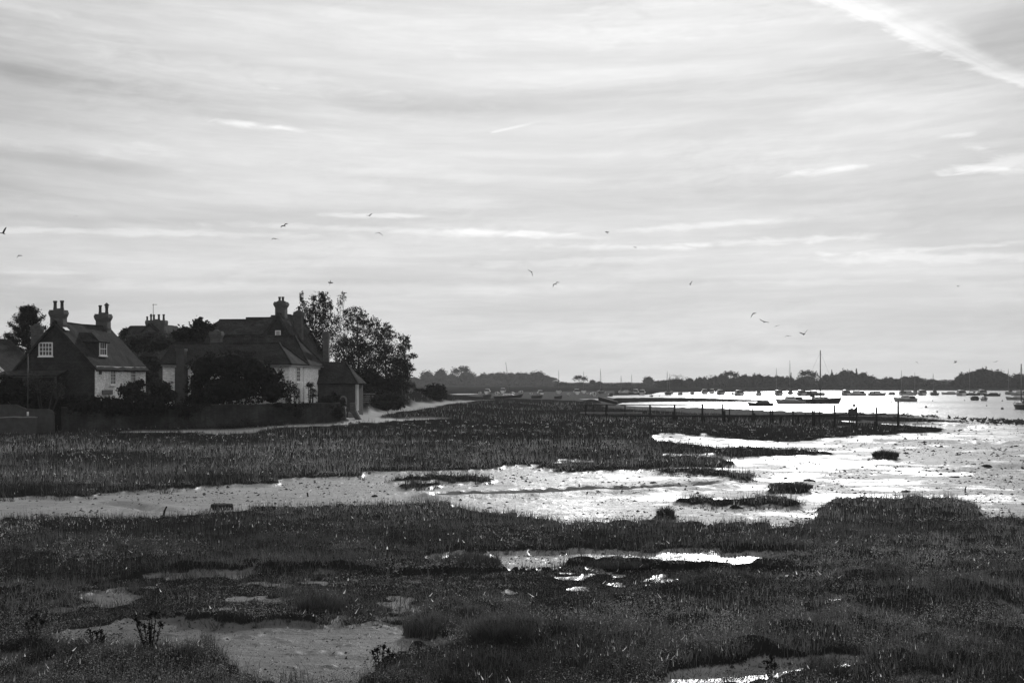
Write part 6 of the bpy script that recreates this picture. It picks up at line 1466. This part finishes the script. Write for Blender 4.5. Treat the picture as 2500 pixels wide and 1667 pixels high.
tuft('grass_tuft', 'dark tussock left of the first shining pool', 1150, 1392, 150, 30, 2600, .8, .4)
# ragwort-like seed plant: stems with knobbly heads
def seedplant(label, px, py, h, stems, seed):
    X, Y, _ = gpt(px, py); zb = g1(X, Y); k = Y / F; o = thing('seed_plant', label, 'plant', (X, Y, zb - .02)); r = np.random.default_rng(seed); 
    for n_, (dx, hh) in enumerate(stems):
        ms = MB(); L_ = []
        tip = Vector((dx * k, r.uniform(-.05, .05), hh * k)); b = Vector((dx * k * .25, 0, 0)); md = b.lerp(tip, .5) + Vector((dx * k * .08, 0, 0)); ms.tube([b, md, tip], [.010, .008, .006], 5)
        for q in range(64):
            f = (q + .5) / 64 * .99 + .02; c = (b.lerp(md, f * 2) if f < .5 else md.lerp(tip, (f - .5) * 2)); L_.append(np.array(c) + r.normal(0, .014 + .016 * (f > .75), 3))
        L_ += list(np.array(tip) + r.normal(0, .02, (36, 3)))
        st_ = ms.build('stem', BARK, o); link('seed_head', leafmesh('seed_head', np.array(L_), .034, LEAFD, .6, core=[(tuple(tip), (.018, .018, .03))], seed=seed + n_), st_)
seedplant('tall knobbly seed plant silhouetted against the grey mud pan', 365, 1620, 100, [(-32, 82), (-28, 72), (-2, 88), (8, 98), (16, 96), (28, 70), (2, 60), (-10, 66)], 1)
seedplant('shorter dark seed plant left of the tall knobbly one', 235, 1620, 50, [(-14, 50), (0, 44), (12, 48), (20, 36)], 2)
seedplant('dark bushy seed plant at the left edge of the grey mud pan', 85, 1590, 60, [(-18, 40), (-6, 50), (6, 60), (20, 44)], 3)
seedplant('dark seed plant at the bottom edge below the grey mud pan', 930, 1668, 60, [(-20, 46), (-8, 56), (6, 60), (18, 50), (28, 40)], 4)
seedplant('upright dark seed plant in the bottom right pool', 1880, 1660, 56, [(-6, 48), (4, 58), (12, 40)], 5)
# ---------------------------------------------------------------- haze: thin bright air towards the far shore
hz = MB().box(-2600, 2600, -40, 2420, -2.0, 72)
hm = bpy.data.materials.new("haze_air"); hm.use_nodes = True
ht = hm.node_tree; ht.nodes.clear()
ho = ht.nodes.new('ShaderNodeOutputMaterial'); hv = ht.nodes.new('ShaderNodeVolumePrincipled')
hv.inputs['Color'].default_value = (.95, .95, .95, 1); hv.inputs['Density'].default_value = HAZE; hv.inputs['Anisotropy'].default_value = 0.3
ht.links.new(hv.outputs[0], ho.inputs['Volume'])
struct("haze", hz.mesh("haze", hm), 'stuff')
